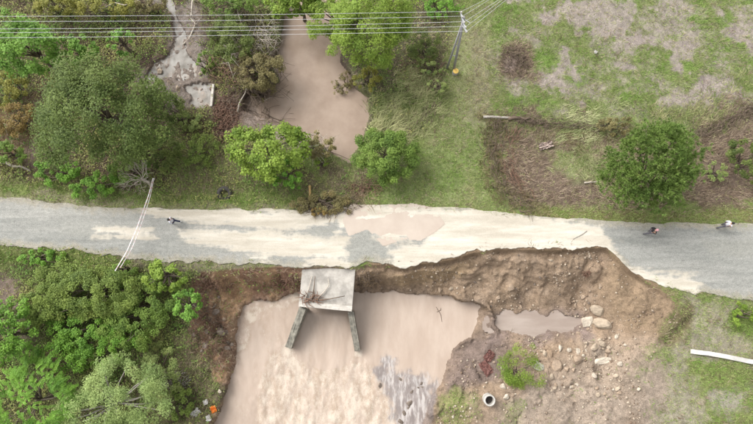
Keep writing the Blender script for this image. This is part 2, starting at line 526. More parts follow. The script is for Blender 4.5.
def paint(w, c, g=None, s=None, l=None, tone=None):
    global colr, gd, sd_, lt, gtone
    w = np.clip(w, 0, 1)
    colr = colr * (1 - w[..., None]) + np.array(c) * w[..., None]
    if g is not None: gd = gd * (1 - w) + g * w
    if s is not None: sd_ = sd_ * (1 - w) + s * w
    if l is not None: lt = lt * (1 - w) + l * w
    if tone is not None: gtone = gtone * (1 - w) + tone * w

def zone(pts, c, edge=0.6, nz=1.0, z=-0.4, wmax=1.0, **kw):
    d = pxpoly(XX, YY, pts, z) + nz * (1.5 * N1 + 1.2 * N2 + 0.5 * N4)
    paint(sstep(edge, -edge, d) * wmax, c, **kw)

C_SOIL = (0.105, 0.078, 0.055); C_GRASS = (0.155, 0.185, 0.065); C_PALE = (0.20, 0.195, 0.115); C_SILT = (0.315, 0.268, 0.24)
C_DIRT = (0.28, 0.205, 0.143); C_LITTER = (0.15, 0.112, 0.085); C_CLAY = (0.30, 0.215, 0.125); C_MUD = (0.25, 0.19, 0.165); C_RED = (0.265, 0.16, 0.105)
C_GREY = (0.32, 0.295, 0.25)

paint(np.ones(shape), C_GRASS, g=0.8, s=0, l=0.1, tone=0.3)
# north-west scrub
zone([(-200, -200), (262, -200), (262, 60), (258, 150), (340, 190), (300, 200), (200, 198), (100, 196), (-200, 185)], C_SOIL, g=0.35, s=0.75, l=0.5, tone=0.45)
zone([(-20, 100), (40, 95), (48, 150), (20, 165), (-20, 160)], (0.16, 0.105, 0.06), g=0.3, s=0.35, l=0.7, tone=0.8)
zone([(26, 140), (44, 130), (36, 168), (24, 168)], (0.20, 0.15, 0.12), nz=0.4, g=0.05, s=0.05, l=0.4)
zone([(115, 60), (150, 55), (165, 90), (180, 110), (175, 150), (140, 100)], (0.10, 0.07, 0.055), g=0.05, s=0.15, l=0.6)
zone([(160, 0), (205, 0), (212, 60), (212, 112), (186, 112), (150, 90), (138, 78), (165, 50)], (0.235, 0.20, 0.175), g=0.05, s=0.03, l=0.25)
zone([(208, 85), (240, 90), (246, 120), (235, 142), (206, 140), (214, 118)], (0.17, 0.105, 0.085), nz=0.5, g=0, s=0, l=0.9)
zone([(205, 0), (275, 0), (275, 70), (250, 90), (215, 80)], (0.085, 0.075, 0.045), g=0.2, s=0.7, l=0.7)
zone([(240, 92), (285, 100), (320, 135), (300, 150), (262, 135), (240, 130)], (0.26, 0.21, 0.18), nz=0.6, g=0.03, s=0.03, l=0.35)
zone([(170, 130), (235, 140), (250, 165), (300, 185), (320, 200), (160, 203), (165, 170)], (0.165, 0.155, 0.08), g=0.9, s=0.35, l=0.35, tone=0.35)
zone([(320, 165), (345, 165), (372, 180), (360, 206), (300, 207), (312, 190)], (0.15, 0.125, 0.08), g=0.5, s=0.1, l=0.7, tone=0.6)
# verge on the north side, left
zone([(-100, 172), (0, 178), (80, 188), (180, 196), (300, 198), (300, 209), (160, 208), (60, 203), (-100, 188)], (0.17, 0.195, 0.07), edge=0.5, nz=0.6, g=1.0, s=0.25, l=0.1, tone=0.12)
zone([(-100, 182), (0, 190), (80, 198), (180, 204), (300, 206), (300, 212), (160, 212), (60, 209), (-100, 194)], (0.27, 0.235, 0.17), edge=0.4, nz=0.5, wmax=0.7, g=0.4, tone=0.7)
# bank between the upper pool and the path
zone([(340, -20), (455, -20), (452, 70), (440, 110), (415, 140), (372, 140), (372, 100), (350, 70)], (0.115, 0.105, 0.065), g=0.6, s=0.2, l=0.55, tone=0.35)
zone([(385, 85), (440, 80), (436, 112), (415, 135), (385, 135)], (0.10, 0.105, 0.055), g=0.8, s=0.05, l=0.4, tone=0.4)
zone([(330, 55), (352, 60), (362, 95), (345, 100), (328, 80)], (0.23, 0.18, 0.145), nz=0.8, g=0.1, s=0.05, l=0.5)
# path and lawn
zone([(452, 10), (500, 0), (498, 60), (490, 120), (496, 190), (510, 214), (380, 206), (420, 160), (445, 90)], (0.205, 0.215, 0.105), nz=0.6, g=0.75, s=0, l=0.1, tone=0.45)
zone([(466, 40), (492, 30), (490, 95), (484, 165), (474, 170), (470, 100)], (0.24, 0.215, 0.145), edge=1.0, nz=0.8, wmax=0.75, g=0.4, tone=0.8)
zone([(402, 150), (470, 150), (470, 206), (380, 205)], (0.18, 0.215, 0.085), nz=0.8, g=0.9, tone=0.25)
# right field: grass with silt left by the flood
field = sstep(0.8, -0.8, pxpoly(XX, YY, [(498, -200), (960, -200), (960, 110), (720, 118), (600, 125), (510, 112), (492, 70)]) + 0.6 * N1)
paint(field, (0.175, 0.195, 0.085), g=0.85, l=0.08, tone=0.25)
NF = fbm(XX * 0.5 + 0.15 * YY, YY, 1.7, 6, 47, 0.66)
silt = sstep(-0.22, 0.38, 0.35 * N3 + 0.5 * N1 + 0.7 * NF - 0.06) * field
paint(silt * 0.85, C_SILT, g=0.22, tone=0.6)
paint(0.8 * field * sstep(0.0, 0.35, -NF + 0.25 * N4 - 0.12), (0.145, 0.215, 0.055), g=1.0, l=0.0, tone=0.08)
for q in ([(548, 0), (610, -5), (645, 12), (622, 40), (600, 48), (580, 30), (560, 22)], [(545, 55), (568, 52), (590, 80), (570, 95), (548, 80)],
          [(618, 44), (636, 42), (632, 66), (610, 66)], [(722, 22), (753, 24), (760, 52), (735, 44)], [(655, 38), (690, 30), (700, 45), (670, 58)],
          [(690, 80), (745, 78), (750, 100), (700, 108)], [(515, -5), (550, -5), (540, 8), (520, 6)], [(660, 95), (700, 92), (695, 118), (660, 120)]):
    zone(q, C_SILT, edge=0.5, nz=1.8, wmax=0.9, g=0.08, l=0.05, tone=0.6)
zone([(500, 48), (528, 45), (540, 62), (530, 80), (505, 80), (496, 64)], (0.17, 0.125, 0.09), nz=0.5, g=0.25, l=1.0)
zone([(505, 60), (516, 58), (518, 70), (506, 72)], (0.36, 0.28, 0.24), edge=0.4, nz=0.3, g=0, l=0.1)
# reed and litter hollow
zone([(492, 116), (540, 120), (620, 128), (700, 125), (753, 100), (900, 100), (900, 215), (753, 216), (640, 216), (560, 214), (524, 209), (506, 190), (497, 165), (496, 142)], (0.165, 0.135, 0.092), nz=1.5, g=0.4, l=1.0, tone=0.65)
zone([(515, 150), (535, 146), (560, 158), (590, 185), (600, 206), (540, 206), (514, 190), (506, 170)], C_LITTER, nz=1.2, g=0.1, l=1.0, tone=0.8)
zone([(690, 135), (753, 125), (820, 130), (820, 205), (690, 205)], C_LITTER, nz=0.8, g=0.12, l=1.0, tone=0.8)
zone([(556, 148), (602, 150), (602, 182), (570, 180), (556, 165)], (0.205, 0.215, 0.11), nz=0.5, g=0.6, l=0.2, tone=0.6)
zone([(548, 118), (610, 120), (600, 138), (560, 140)], (0.20, 0.215, 0.105), nz=0.6, g=0.8, l=0.2, tone=0.5)
zone([(640, 112), (700, 108), (700, 132), (650, 138)], (0.15, 0.165, 0.085), nz=0.6, g=0.9, l=0.2, tone=0.4)
zone([(500, 205), (560, 209), (640, 211), (753, 208), (900, 205), (900, 222), (753, 223), (640, 223), (560, 220), (500, 213)], (0.165, 0.165, 0.062), edge=0.5, nz=0.5, g=0.9, l=0.2, tone=0.45)
zone([(466, 128), (484, 126), (487, 150), (492, 176), (502, 196), (520, 212), (466, 209)], (0.185, 0.21, 0.088), edge=0.5, nz=0.7, g=0.9, s=0, l=0.05, tone=0.3)
# south-west
zone([(-200, 240), (0, 243), (100, 252), (190, 262), (196, 275), (188, 330), (176, 380), (150, 430), (120, 600), (-200, 600)], (0.09, 0.085, 0.045), g=0.6, s=0.6, l=0.4, tone=0.4)
zone([(-200, 240), (0, 244), (100, 253), (150, 260), (140, 275), (60, 266), (0, 268), (-200, 262)], (0.18, 0.205, 0.07), edge=0.5, nz=0.6, g=1.0, s=0.15, l=0.1, tone=0.15)
zone([(-20, 275), (18, 275), (22, 320), (36, 340), (20, 345), (-20, 320)], (0.2, 0.155, 0.125), nz=0.5, g=0.15, s=0.15, l=0.5)
zone([(40, 345), (66, 340), (66, 362), (42, 366)], (0.19, 0.11, 0.07), nz=0.5, g=0.05, s=0.2, l=0.8)
zone([(130, 258), (200, 259), (300, 262), (360, 264), (360, 270), (190, 275), (140, 270)], (0.21, 0.19, 0.125), edge=0.4, nz=0.6, g=0.5, s=0.05, l=0.2, tone=0.55)
# the washed-out pit
soft_se = sstep(P(0, 325)[1], P(0, 350)[1], YY)
inpit = sstep(0.05 + 0.6 * soft_se, -0.25 - 1.0 * soft_se, Z['dp'] + (0.12 + 1.1 * soft_se) * N2 + 1.0 * soft_se * N1)
paint(inpit, C_DIRT, g=0.0, s=0.0, l=0.05)
westbank = inpit * sstep(P(310, 300)[0], P(296, 300)[0], XX)
paint(westbank, C_RED, g=0.05, s=0.06, l=0.9, tone=0.6)
paint(westbank * sstep(-0.1, 0.35, N2 + 0.4 * N1), (0.34, 0.22, 0.13), l=0.6)
zone([(150, 350), (200, 340), (222, 380), (214, 424), (206, 470), (120, 560), (140, 430)], (0.15, 0.13, 0.075), z=-1.5, g=0.55, s=0.12, l=0.5, tone=0.4)
clay = inpit * sstep(0.02, 0.25, Z['b']) * sstep(0.95, 0.6, Z['b']) * sstep(P(356, 300)[0], P(362, 300)[0], XX) * sstep(P(500, 300)[0], P(450, 300)[0], XX)
paint(clay * (0.7 + 0.3 * N2), C_CLAY)
# shade under the rim overhang, painted as a dark strip below the sand
lip = inpit * sstep(0.9, 0.1, -Z['dp'] + 0.4 * N2) * sstep(P(360, 300)[0], P(370, 300)[0], XX)
paint(lip * 0.65, (0.165, 0.115, 0.075), l=0.15)
paint(inpit * sstep(-0.05, 0.45, N1 + 0.4 * N4) * sstep(P(430, 300)[0], P(470, 300)[0], XX) * 0.6, (0.30, 0.235, 0.18))
zone([(590, 345), (640, 340), (700, 380), (690, 440), (480, 440), (500, 400), (550, 370)], (0.295, 0.238, 0.188), edge=1.5, z=-1.6, g=0.02, l=0.03)
zone([(440, 346), (470, 338), (500, 338), (520, 350), (500, 375), (470, 385), (446, 400), (440, 380)], (0.205, 0.155, 0.13), edge=0.5, nz=0.5, z=-2.6)
zone([(484, 314), (520, 303), (585, 312), (590, 330), (540, 345), (490, 342)], C_MUD, edge=0.6, nz=0.6, z=-2.6)
zone([(612, 262), (640, 280), (672, 300), (684, 316), (660, 336), (628, 330), (600, 300)], (0.255, 0.185, 0.122), edge=0.8, nz=0.4, z=-0.8)
zone([(438, 396), (455, 390), (466, 398), (470, 430), (440, 430)], (0.225, 0.215, 0.10), edge=0.5, nz=0.5, z=-2.3, g=0.45, tone=0.35)
zone([(468, 392), (482, 396), (482, 418), (470, 418)], (0.225, 0.215, 0.12), edge=0.5, nz=0.4, z=-2.2, g=0.35, tone=0.4)
zone([(505, 405), (520, 400), (520, 424), (505, 424)], (0.25, 0.23, 0.14), edge=0.6, nz=0.4, z=-2.1, g=0.2, tone=0.5)
# east shoulder
zone([(690, 298), (753, 304), (960, 310), (960, 600), (655, 600), (660, 400), (672, 345), (692, 322)], (0.27, 0.245, 0.18), nz=0.6, g=0.4, s=0, l=0.12, tone=0.5)
zone([(688, 300), (715, 300), (700, 325), (686, 330)], (0.25, 0.23, 0.165), nz=0.6, g=0.45, l=0.1, tone=0.5)
zone([(728, 308), (760, 305), (820, 320), (753, 335), (728, 328)], (0.14, 0.175, 0.05), nz=0.6, g=1.0, s=0.1, tone=0.2)
zone([(690, 362), (753, 366), (900, 370), (900, 480), (700, 480), (705, 400), (690, 385)], (0.17, 0.19, 0.07), nz=0.9, g=0.85, tone=0.25)
zone([(710, 395), (745, 392), (740, 412), (715, 410)], (0.31, 0.28, 0.235), nz=0.8, wmax=0.8, g=0.15)
zone([(628, 365), (645, 362), (648, 385), (630, 385)], (0.20, 0.20, 0.10), edge=0.6, nz=0.6, wmax=0.8, z=-1.0, g=0.45, tone=0.4)
zone([(672, 318), (688, 306), (692, 320), (668, 346), (664, 336)], (0.155, 0.135, 0.07), edge=0.4, nz=0.4, g=0.4, l=0.4)
# wet margins darken as wet soil does
for d, wv in ((Z['dpool'], 0.6), (Z['dup'], 0.7), (Z['dpd'], 0.8), (Z['drp'], 0.6)):
    paint(sstep(wv, 0.0, d) * 0.45, (0.165, 0.125, 0.10), g=0, s=0, l=0.2)
    k = d < 0.1
    gd[k] = 0; sd_[k] = 0; lt[k] = 0
onr = Z['dn'] > 0.18 + 0.45 * N2
gd[onr] = 0; sd_[onr] = 0; lt[onr] = 0
paint(sstep(0.35, 0.0, Z['dsh']), (0.25, 0.21, 0.195), g=0, s=0, l=0)
rimz = sstep(0.55, 0.15, np.abs(Z['dp'] - 0.1) + 0.15 * N2) * sstep(P(366, 0)[0], P(374, 0)[0], XX) * sstep(P(650, 0)[0], P(630, 0)[0], XX) * sstep(P(0, 320)[1], P(0, 300)[1], YY)
paint(rimz, (0.22, 0.155, 0.10), g=0, s=0, l=0.1)
tan = inpit * sstep(0.0, 0.35, N1 - 0.4 * N3) * sstep(P(366, 0)[0], P(380, 0)[0], XX) * (1 - 0.7 * soft_se)
paint(tan * 0.5, (0.305, 0.215, 0.138))
damp = inpit * sstep(0.1, 0.5, N3 + 0.5 * N1) * sstep(P(366, 0)[0], P(380, 0)[0], XX)
paint(damp * 0.5, (0.205, 0.147, 0.103))
# small-scale soil variation
colr *= (1 + 0.18 * N2 + 0.16 * N4)[..., None]
colr = np.clip(colr, 0.01, 0.9)

nx, ny = len(GX), len(GY)
V = np.stack([XX.ravel(), YY.ravel(), ZZ.ravel()], 1)
idx = np.arange(nx * ny).reshape(ny, nx)
FC = np.stack([idx[:-1, :-1].ravel(), idx[:-1, 1:].ravel(), idx[1:, 1:].ravel(), idx[1:, :-1].ravel()], 1)

n = NT('ground_soil')
a = n.attr('colour'); vec = n.coord()
f1 = n.noise(vec, 2.5, 6, 0.7); f2 = n.noise(vec, 11.0, 5, 0.7)
c = n.mix(n.maprange(f1, 0.3, 0.7, 0, 1), n.mix(0.32, a.outputs['Color'], (0.0, 0.0, 0.0)), a.outputs['Color'])
c = n.mix(1.0, c, n.ramp(f2, [(0.28, 0.62), (0.5, 1.0), (0.72, 1.45)]), 'MULTIPLY')
vo = n.new('ShaderNodeTexVoronoi'); vo.inputs['Scale'].default_value = 5.0; n.link(vec, vo.inputs['Vector'])
speck = n.math('MULTIPLY', n.maprange(vo.outputs['Distance'], 0.16, 0.05, 0, 1), n.maprange(n.noise(vec, 1.3, 3), 0.5, 0.68, 0, 1))
c = n.mix(n.math('MULTIPLY', speck, 0.22), c, (0.40, 0.34, 0.27))
n.set(Base_Color=c, Roughness=0.92); n.b.inputs['Specular IOR Level'].default_value = 0.15
n.bump(n.math('ADD', f1, n.math('MULTIPLY', f2, 0.5)), 0.7, 0.12)
g_o = mesh_from('ground', V, FC, n.m, True, attrs={'colour': ('FLOAT_COLOR', colr.reshape(-1, 3))})
tag(g_o, kind='structure')

# ------------------------------------------------------------------ road
RX = np.concatenate([np.linspace(-400, ROAD_S[0, 0], 40)[:-1], np.arange(ROAD_S[0, 0], ROAD_S[-1, 0], 0.1), np.linspace(ROAD_S[-1, 0] + 0.1, 400, 40)])
NR = 64
s_, n_ = road_y(RX)
tt = np.linspace(0, 1, NR)
RXX = np.repeat(RX[:, None], NR, 1); RYY = s_[:, None] * (1 - tt) + n_[:, None] * tt
edge_d = np.minimum(tt, 1 - tt)[None, :] * (n_ - s_)[:, None]
RZ = 0.012 + 0.02 * fbm(RXX * 0.35, RYY, 0.8, 4, 61) + 0.008 * fbm(RXX, RYY, 0.3, 3, 62)
# two shallow wheel tracks
for frac in (0.32, 0.68):
    RZ -= 0.02 * np.exp(-((tt[None, :] - frac) / 0.07) ** 2)
def rsd(pts): return sdf(RXX, RYY, PP(pts), 6.0)
sand = np.full(RXX.shape, 6.0)
for q in ([(140, 206), (220, 208), (335, 208), (338, 226), (300, 230), (240, 226), (190, 222), (148, 214)],
          [(92, 227), (118, 226), (152, 229), (158, 238), (130, 238), (96, 234)],
          [(172, 226), (230, 228), (300, 234), (345, 240), (352, 258), (330, 262), (290, 256), (240, 250), (180, 240)],
          [(246, 253), (270, 254), (272, 263), (248, 264)], [(310, 256), (350, 258), (350, 268), (305, 266)], [(334, 208), (350, 206), (352, 232), (336, 234)],
          [(350, 208), (380, 205), (470, 208), (530, 216), (585, 220), (602, 224), (606, 236), (613, 252), (602, 262), (380, 274), (392, 262), (388, 252), (400, 244), (380, 238), (352, 228)],
          [(376, 244), (390, 240), (390, 268), (372, 268)],
          [(600, 240), (618, 248), (622, 264), (600, 262)], [(630, 274), (646, 276), (662, 282), (690, 284), (690, 296), (660, 298), (636, 284)]):
    sand = np.minimum(sand, rsd(q))
sand = np.minimum(sand, rsd([(632, 274), (646, 275), (664, 281), (694, 283), (694, 300), (660, 300), (636, 286)]) - 0.5)
wetr = np.minimum(rsd([(352, 234), (366, 228), (382, 238), (392, 252), (386, 268), (350, 268), (345, 250)]), rsd([(392, 240), (420, 236), (424, 244), (398, 248)]))
sand = np.maximum(sand, -(wetr + 0.1))
grey = np.minimum(np.minimum(rsd([(700, 240), (753, 236), (830, 236), (830, 262), (753, 258), (712, 256)]), rsd([(60, 222), (140, 224), (150, 234), (100, 240), (60, 234)])),
                  np.minimum(rsd([(180, 238), (260, 246), (345, 250), (345, 256), (250, 254), (180, 248)]), rsd([(250, 224), (330, 228), (345, 236), (300, 232), (252, 229)])))
grey = np.minimum(grey, wetr)
edg = edge_d
RV = np.stack([RXX, RYY, RZ], 2)
# outer skirt gives the broken edge its thickness
lowS = RV[:, :1].copy(); lowS[..., 2] = -0.16; lowS[..., 1] += 0.05
lowN = RV[:, -1:].copy(); lowN[..., 2] = -0.16; lowN[..., 1] -= 0.0
RV = np.concatenate([lowS, RV, lowN], 1)
def padc(A): return np.concatenate([A[:, :1], A, A[:, -1:]], 1)
k = NR + 2
idx = np.arange(len(RX) * k).reshape(len(RX), k)
RF = np.stack([idx[:-1, :-1].ravel(), idx[1:, :-1].ravel(), idx[1:, 1:].ravel(), idx[:-1, 1:].ravel()], 1)
n = NT('gravel_road')
vec = n.coord(); vs = n.coord((0.13, 1.0, 1.0))
st = n.noise(vs, 1.2, 6, 0.65); fine = n.noise(vec, 14, 5, 0.75); mid = n.noise(vec, 1.6, 6, 0.65); big = n.noise(vs, 0.35, 4)
c = n.mix(n.maprange(st, 0.3, 0.7, 0, 1), (0.195, 0.198, 0.183), (0.290, 0.288, 0.265))
c = n.mix(n.maprange(big, 0.4, 0.65, 0, 0.5), c, (0.325, 0.315, 0.285))
c = n.mix(n.maprange(n.noise(n.coord((0.12, 1.6, 1.0)), 1.5, 5, 0.7), 0.52, 0.68, 0, 0.45), c, (0.185, 0.188, 0.172))
gm = n.maprange(n.math('ADD', n.attr('grey').outputs['Fac'], n.math('MULTIPLY', n.math('SUBTRACT', mid, 0.5), 2.2)), 0.35, -0.35, 0, 0.85)
c = n.mix(gm, c, (0.25, 0.248, 0.222))
ed = n.maprange(n.math('ADD', n.attr('edge').outputs['Fac'], n.math('MULTIPLY', n.math('SUBTRACT', mid, 0.5), 1.6)), 0.75, 0.1, 0, 0.75)
c = n.mix(ed, c, (0.30, 0.272, 0.215))
sm_in = n.math('ADD', n.attr('sand').outputs['Fac'], n.math('ADD', n.math('MULTIPLY', n.math('SUBTRACT', st, 0.5), 3.4), n.math('MULTIPLY', n.math('SUBTRACT', mid, 0.5), 1.3)))
sm = n.maprange(n.math('ADD', sm_in, n.math('MULTIPLY', n.math('SUBTRACT', fine, 0.5), 1.2)), 0.24, -0.30, 0, 1)
sandc = n.mix(n.maprange(st, 0.35, 0.7, 0, 1), (0.42, 0.378, 0.31), (0.585, 0.54, 0.465))
c = n.mix(n.math('MULTIPLY', sm, 0.95), c, sandc)
pit = n.ramp(fine, [(0.28, 0.55), (0.5, 0.98), (0.72, 1.3)])
grit = n.ramp(n.noise(n.coord((0.6, 1.0, 1.0)), 4.5, 6, 0.8), [(0.3, 0.74), (0.5, 1.0), (0.7, 1.22)])
c = n.mix(n.maprange(sm, 0, 1, 0.9, 0.3), c, grit, 'MULTIPLY')
c = n.mix(n.maprange(sm, 0, 1, 1.0, 0.35), c, pit, 'MULTIPLY')
n.set(Base_Color=c, Roughness=n.mix(gm, (0.9, 0.9, 0.9), (0.55, 0.55, 0.55)))
n.b.inputs['Specular IOR Level'].default_value = 0.25
n.bump(n.math('ADD', fine, mid), 0.2, 0.03)
r_o = mesh_from('road', RV.reshape(-1, 3), RF, n.m, True,
                attrs={'sand': ('FLOAT', padc(sand).ravel()), 'grey': ('FLOAT', padc(grey).ravel()), 'edge': ('FLOAT', padc(edg).ravel())})
tag(r_o, kind='structure')

# ------------------------------------------------------------------ water
def water_mat(name, c1, c2, foamc, rough=0.12, scale=(1, 0.35, 1)):
    n = NT(name)
    vec = n.coord(scale)
    f = n.noise(vec, 0.9, 5, 0.6); q = n.noise(n.coord((1, 0.5, 1)), 4.0, 7, 0.7)
    c = n.mix(n.maprange(f, 0.3, 0.7, 0, 1), c1, c2)
    tb = n.noise(n.coord((1.0, 0.4, 1)), 1.7, 6, 0.65)
    c = n.mix(n.math('MULTIPLY', n.maprange(n.attr('foam').outputs['Fac'], 0.1, 0.5, 0, 0.75), n.maprange(tb, 0.40, 0.64, 0, 1)), c, (0.315, 0.24, 0.18))
    q2 = n.noise(n.coord((1, 0.7, 1)), 13.0, 6, 0.75)
    fo = n.maprange(n.math('ADD', n.attr('foam').outputs['Fac'], n.math('ADD', n.math('MULTIPLY', n.math('SUBTRACT', q, 0.5), 1.3), n.math('MULTIPLY', n.math('SUBTRACT', q2, 0.5), 1.3))), 0.3, 1.0, 0, 1)
    c = n.mix(n.math('MULTIPLY', fo, 0.8), c, foamc)
    shl = n.maprange(n.math('ADD', n.attr('shoal').outputs['Fac'], n.math('MULTIPLY', n.math('SUBTRACT', q, 0.5), 1.6)), 0.15, 1.0, 0, 1)
    stk = n.noise(n.coord((1.0, 0.22, 1)), 3.2, 6, 0.7)
    c = n.mix(n.math('MULTIPLY', shl, 0.9), c, n.mix(n.maprange(stk, 0.45, 0.62, 0, 1), (0.20, 0.175, 0.168), (0.40, 0.375, 0.36)))
    n.set(Base_Color=c, Roughness=n.maprange(fo, 0, 1, rough, 0.7))
    n.b.inputs['IOR'].default_value = 1.33
    n.b.inputs['Specular IOR Level'].default_value = 0.35
    n.bump(n.math('ADD', n.noise(vec, 3.0, 4, 0.6), n.math('MULTIPLY', fo, n.math('MULTIPLY', q2, 3.0))), 0.15, 0.06)
    return n.m

def water_sheet(name, poly, level, mat, step, foam_fn=None, wave_fn=None, grow=0.8, ymin=None):
    lo = poly.min(0) - grow; hi = poly.max(0) + grow
    gx = np.arange(lo[0], hi[0] + step, step); gy = np.arange(lo[1], hi[1] + step, step)
    X, Y = np.meshgrid(gx, gy)
    d = sdf(X, Y, poly, 6.0)
    keep = (d[:-1, :-1] < grow) & (d[1:, :-1] < grow) & (d[:-1, 1:] < grow) & (d[1:, 1:] < grow)
    zz = np.full(X.shape, level)
    if wave_fn is not None: zz = zz + wave_fn(X, Y, d)
    fo = foam_fn(X, Y, d) if foam_fn is not None else np.zeros(X.shape)
    idx = np.arange(X.size).reshape(X.shape)
    F = np.stack([idx[:-1, :-1][keep], idx[:-1, 1:][keep], idx[1:, 1:][keep], idx[1:, :-1][keep]], 1)
    used, inv = np.unique(F, return_inverse=True)
    v = np.stack([X.ravel(), Y.ravel(), zz.ravel()], 1)[used]
    o = mesh_from(name, v, inv.reshape(F.shape), mat, True, attrs={'foam': ('FLOAT', fo.ravel()[used]), 'shoal': ('FLOAT', sstep(0.7, -0.6, sdf(X, Y, SHOAL) + 0.9 * fbm(X, Y, 0.9, 5, 93)).ravel()[used])})
    tag(o, kind='structure')
    return o

CHURN = PP([(268, 352), (290, 346), (300, 360), (325, 370), (345, 366), (360, 356), (385, 372), (400, 424), (410, 560), (240, 560), (256, 400)], WL)
WLEFT = PP([(243, 304), (270, 298), (300, 292), (300, 300), (285, 312), (262, 312), (250, 330), (246, 350), (236, 352), (238, 325)], WL)
OUTW = PP([(304, 308), (350, 312), (358, 352), (345, 372), (322, 376), (300, 366), (288, 350)], WL)

def lower_foam(X, Y, d):
    ch = sdf(X, Y, CHURN); wl = sdf(X, Y, WLEFT); ot = sdf(X, Y, OUTW); sh = sdf(X, Y, SHOAL)
    f = 0.58 * sstep(0.8, -0.6, ch + 0.5 * fbm(X, Y, 1.5, 4, 71)) * (0.75 + 0.5 * np.abs(fbm(X, Y, 1.1, 4, 72)) * 2)
    f = np.maximum(f, 0.8 * sstep(0.6, -0.4, wl) * (0.35 + 1.6 * np.abs(fbm(X, Y, 0.9, 4, 73))))
    f = np.maximum(f, 0.5 * sstep(0.25, 0.0, np.abs(ot + 0.2 * fbm(X, Y, 0.8, 3, 75))) * sstep(P(0, 325, WL)[1], P(0, 345, WL)[1], Y))
    f = np.maximum(f, 0.0 * sstep(0.3, -0.3, sh) * sstep(0.0, 0.4, fbm(X, Y * 0.35, 0.6, 4, 74) + 0.2))
    for wx, wy, wr in ((287, 351, 0.7), (358.5, 353, 0.5)):
        wq = P(wx, wy, WL); f = np.maximum(f, 0.95 * np.exp(-(((X - wq[0]) ** 2 + (Y - wq[1]) ** 2) / wr ** 2)))
    f = np.maximum(f, 0.42 * sstep(0.0, -0.6, ot) * sstep(0.05, 0.45, fbm(X, Y * 0.14, 0.35, 4, 78) + 0.1) * sstep(P(0, 318, WL)[1], P(0, 350, WL)[1], Y) * 2.4)
    left = sstep(P(300, 0)[0], P(280, 0)[0], X)
    f = np.maximum(f, left * 0.38 * sstep(0.0, 0.9, fbm(X * 0.9 + Y * 0.35, Y * 0.3, 0.7, 5, 76, 0.65) + 0.35))
    return f * sstep(0.9, -0.1, ot + 1.0)  if False else np.where(ot < -0.4, f * 0.35, f)

def lower_wave(X, Y, d):
    ch = sstep(1.2, -0.8, sdf(X, Y, CHURN)); left = sstep(P(310, 0)[0], P(285, 0)[0], X); ot = sstep(0.2, -0.5, sdf(X, Y, OUTW))
    w = 0.022 * fbm(X * 1.2 + 0.2 * Y, Y * 0.6, 0.7, 4, 81)
    w = w + ch * 0.13 * fbm(X, Y * 0.45, 0.6, 5, 82, 0.55) + left * 0.09 * fbm(X * 0.9 + 0.4 * Y, Y * 0.5, 0.7, 4, 83) + ot * 0.05 * fbm(X, Y * 0.25, 0.6, 3, 84)
    # smooth tongue of water pouring out of the culvert, and the standing wave where it ends
    w = w + 0.07 * sstep(0.4, -0.3, sdf(X, Y, SHOAL)) * fbm(X, Y * 0.4, 0.4, 4, 94)
    w = w + 0.25 * ot * sstep(P(0, 350, WL)[1], P(0, 310, WL)[1], Y)
    return w

WM = water_mat('muddy_water', (0.37, 0.293, 0.238), (0.43, 0.35, 0.29), (0.53, 0.465, 0.385))
WM2 = water_mat('silty_water', (0.265, 0.20, 0.155), (0.335, 0.262, 0.208), (0.55, 0.5, 0.45), 0.14, (0.5, 0.5, 1))
WM3 = water_mat('rapids_water', (0.15, 0.135, 0.115), (0.25, 0.235, 0.21), (0.37, 0.37, 0.365), 0.2, (0.6, 0.6, 1))
WM4 = water_mat('puddle_water', (0.265, 0.213, 0.18), (0.345, 0.29, 0.252), (0.55, 0.5, 0.45), 0.06, (0.3, 1, 1))
WM5 = water_mat('road_puddle_water', (0.40, 0.335, 0.28), (0.455, 0.39, 0.333), (0.6, 0.6, 0.6), 0.08, (0.5, 0.5, 1))
water_sheet('stream_water', POOL, WL, WM, 0.1, lower_foam, lower_wave)
water_sheet('pond_water', UPOOL, UL, WM2, 0.15, None, lambda X, Y, d: 0.02 * fbm(X, Y * 0.7, 0.8, 4, 85))
water_sheet('rapids_water', RAPALL, SL, WM3, 0.12, lambda X, Y, d: 0.28 + 0.8 * fbm(X, Y, 0.9, 4, 86), lambda X, Y, d: 0.05 * fbm(X, Y, 0.7, 4, 87))
water_sheet('mud_puddle', PUD, PUDL, WM4, 0.15, None, lambda X, Y, d: 0.004 * fbm(X, Y, 0.8, 3, 88))
RPUD = PP([(352, 209), (380, 206), (415, 207), (432, 210), (440, 222), (436, 232), (420, 236), (402, 238), (386, 243), (378, 236), (366, 228), (352, 231), (345, 222)])
RPUD = np.array([q + 0.18 * np.array([math.sin(i * 2.1), math.cos(i * 3.7)]) for i, q in enumerate(RPUD)])
water_sheet('road_puddle', RPUD, 0.016, WM5, 0.06, None, lambda X, Y, d: 0.001 * fbm(X, Y, 0.8, 3, 89), grow=0.25)
HOL = PP([(578, 151), (588, 148), (602, 150), (603, 156), (590, 158), (580, 157)], -0.9)

# ------------------------------------------------------------------ culvert
def quad_prism(top, depth):
    """solid from 4 top corners, dropped by depth"""
    V = [tuple(p) for p in top] + [(p[0], p[1], p[2] - depth) for p in top]
    return V, [(0, 1, 2, 3), (7, 6, 5, 4), (0, 4, 5, 1), (1, 5, 6, 2), (2, 6, 7, 3), (3, 7, 4, 0)]

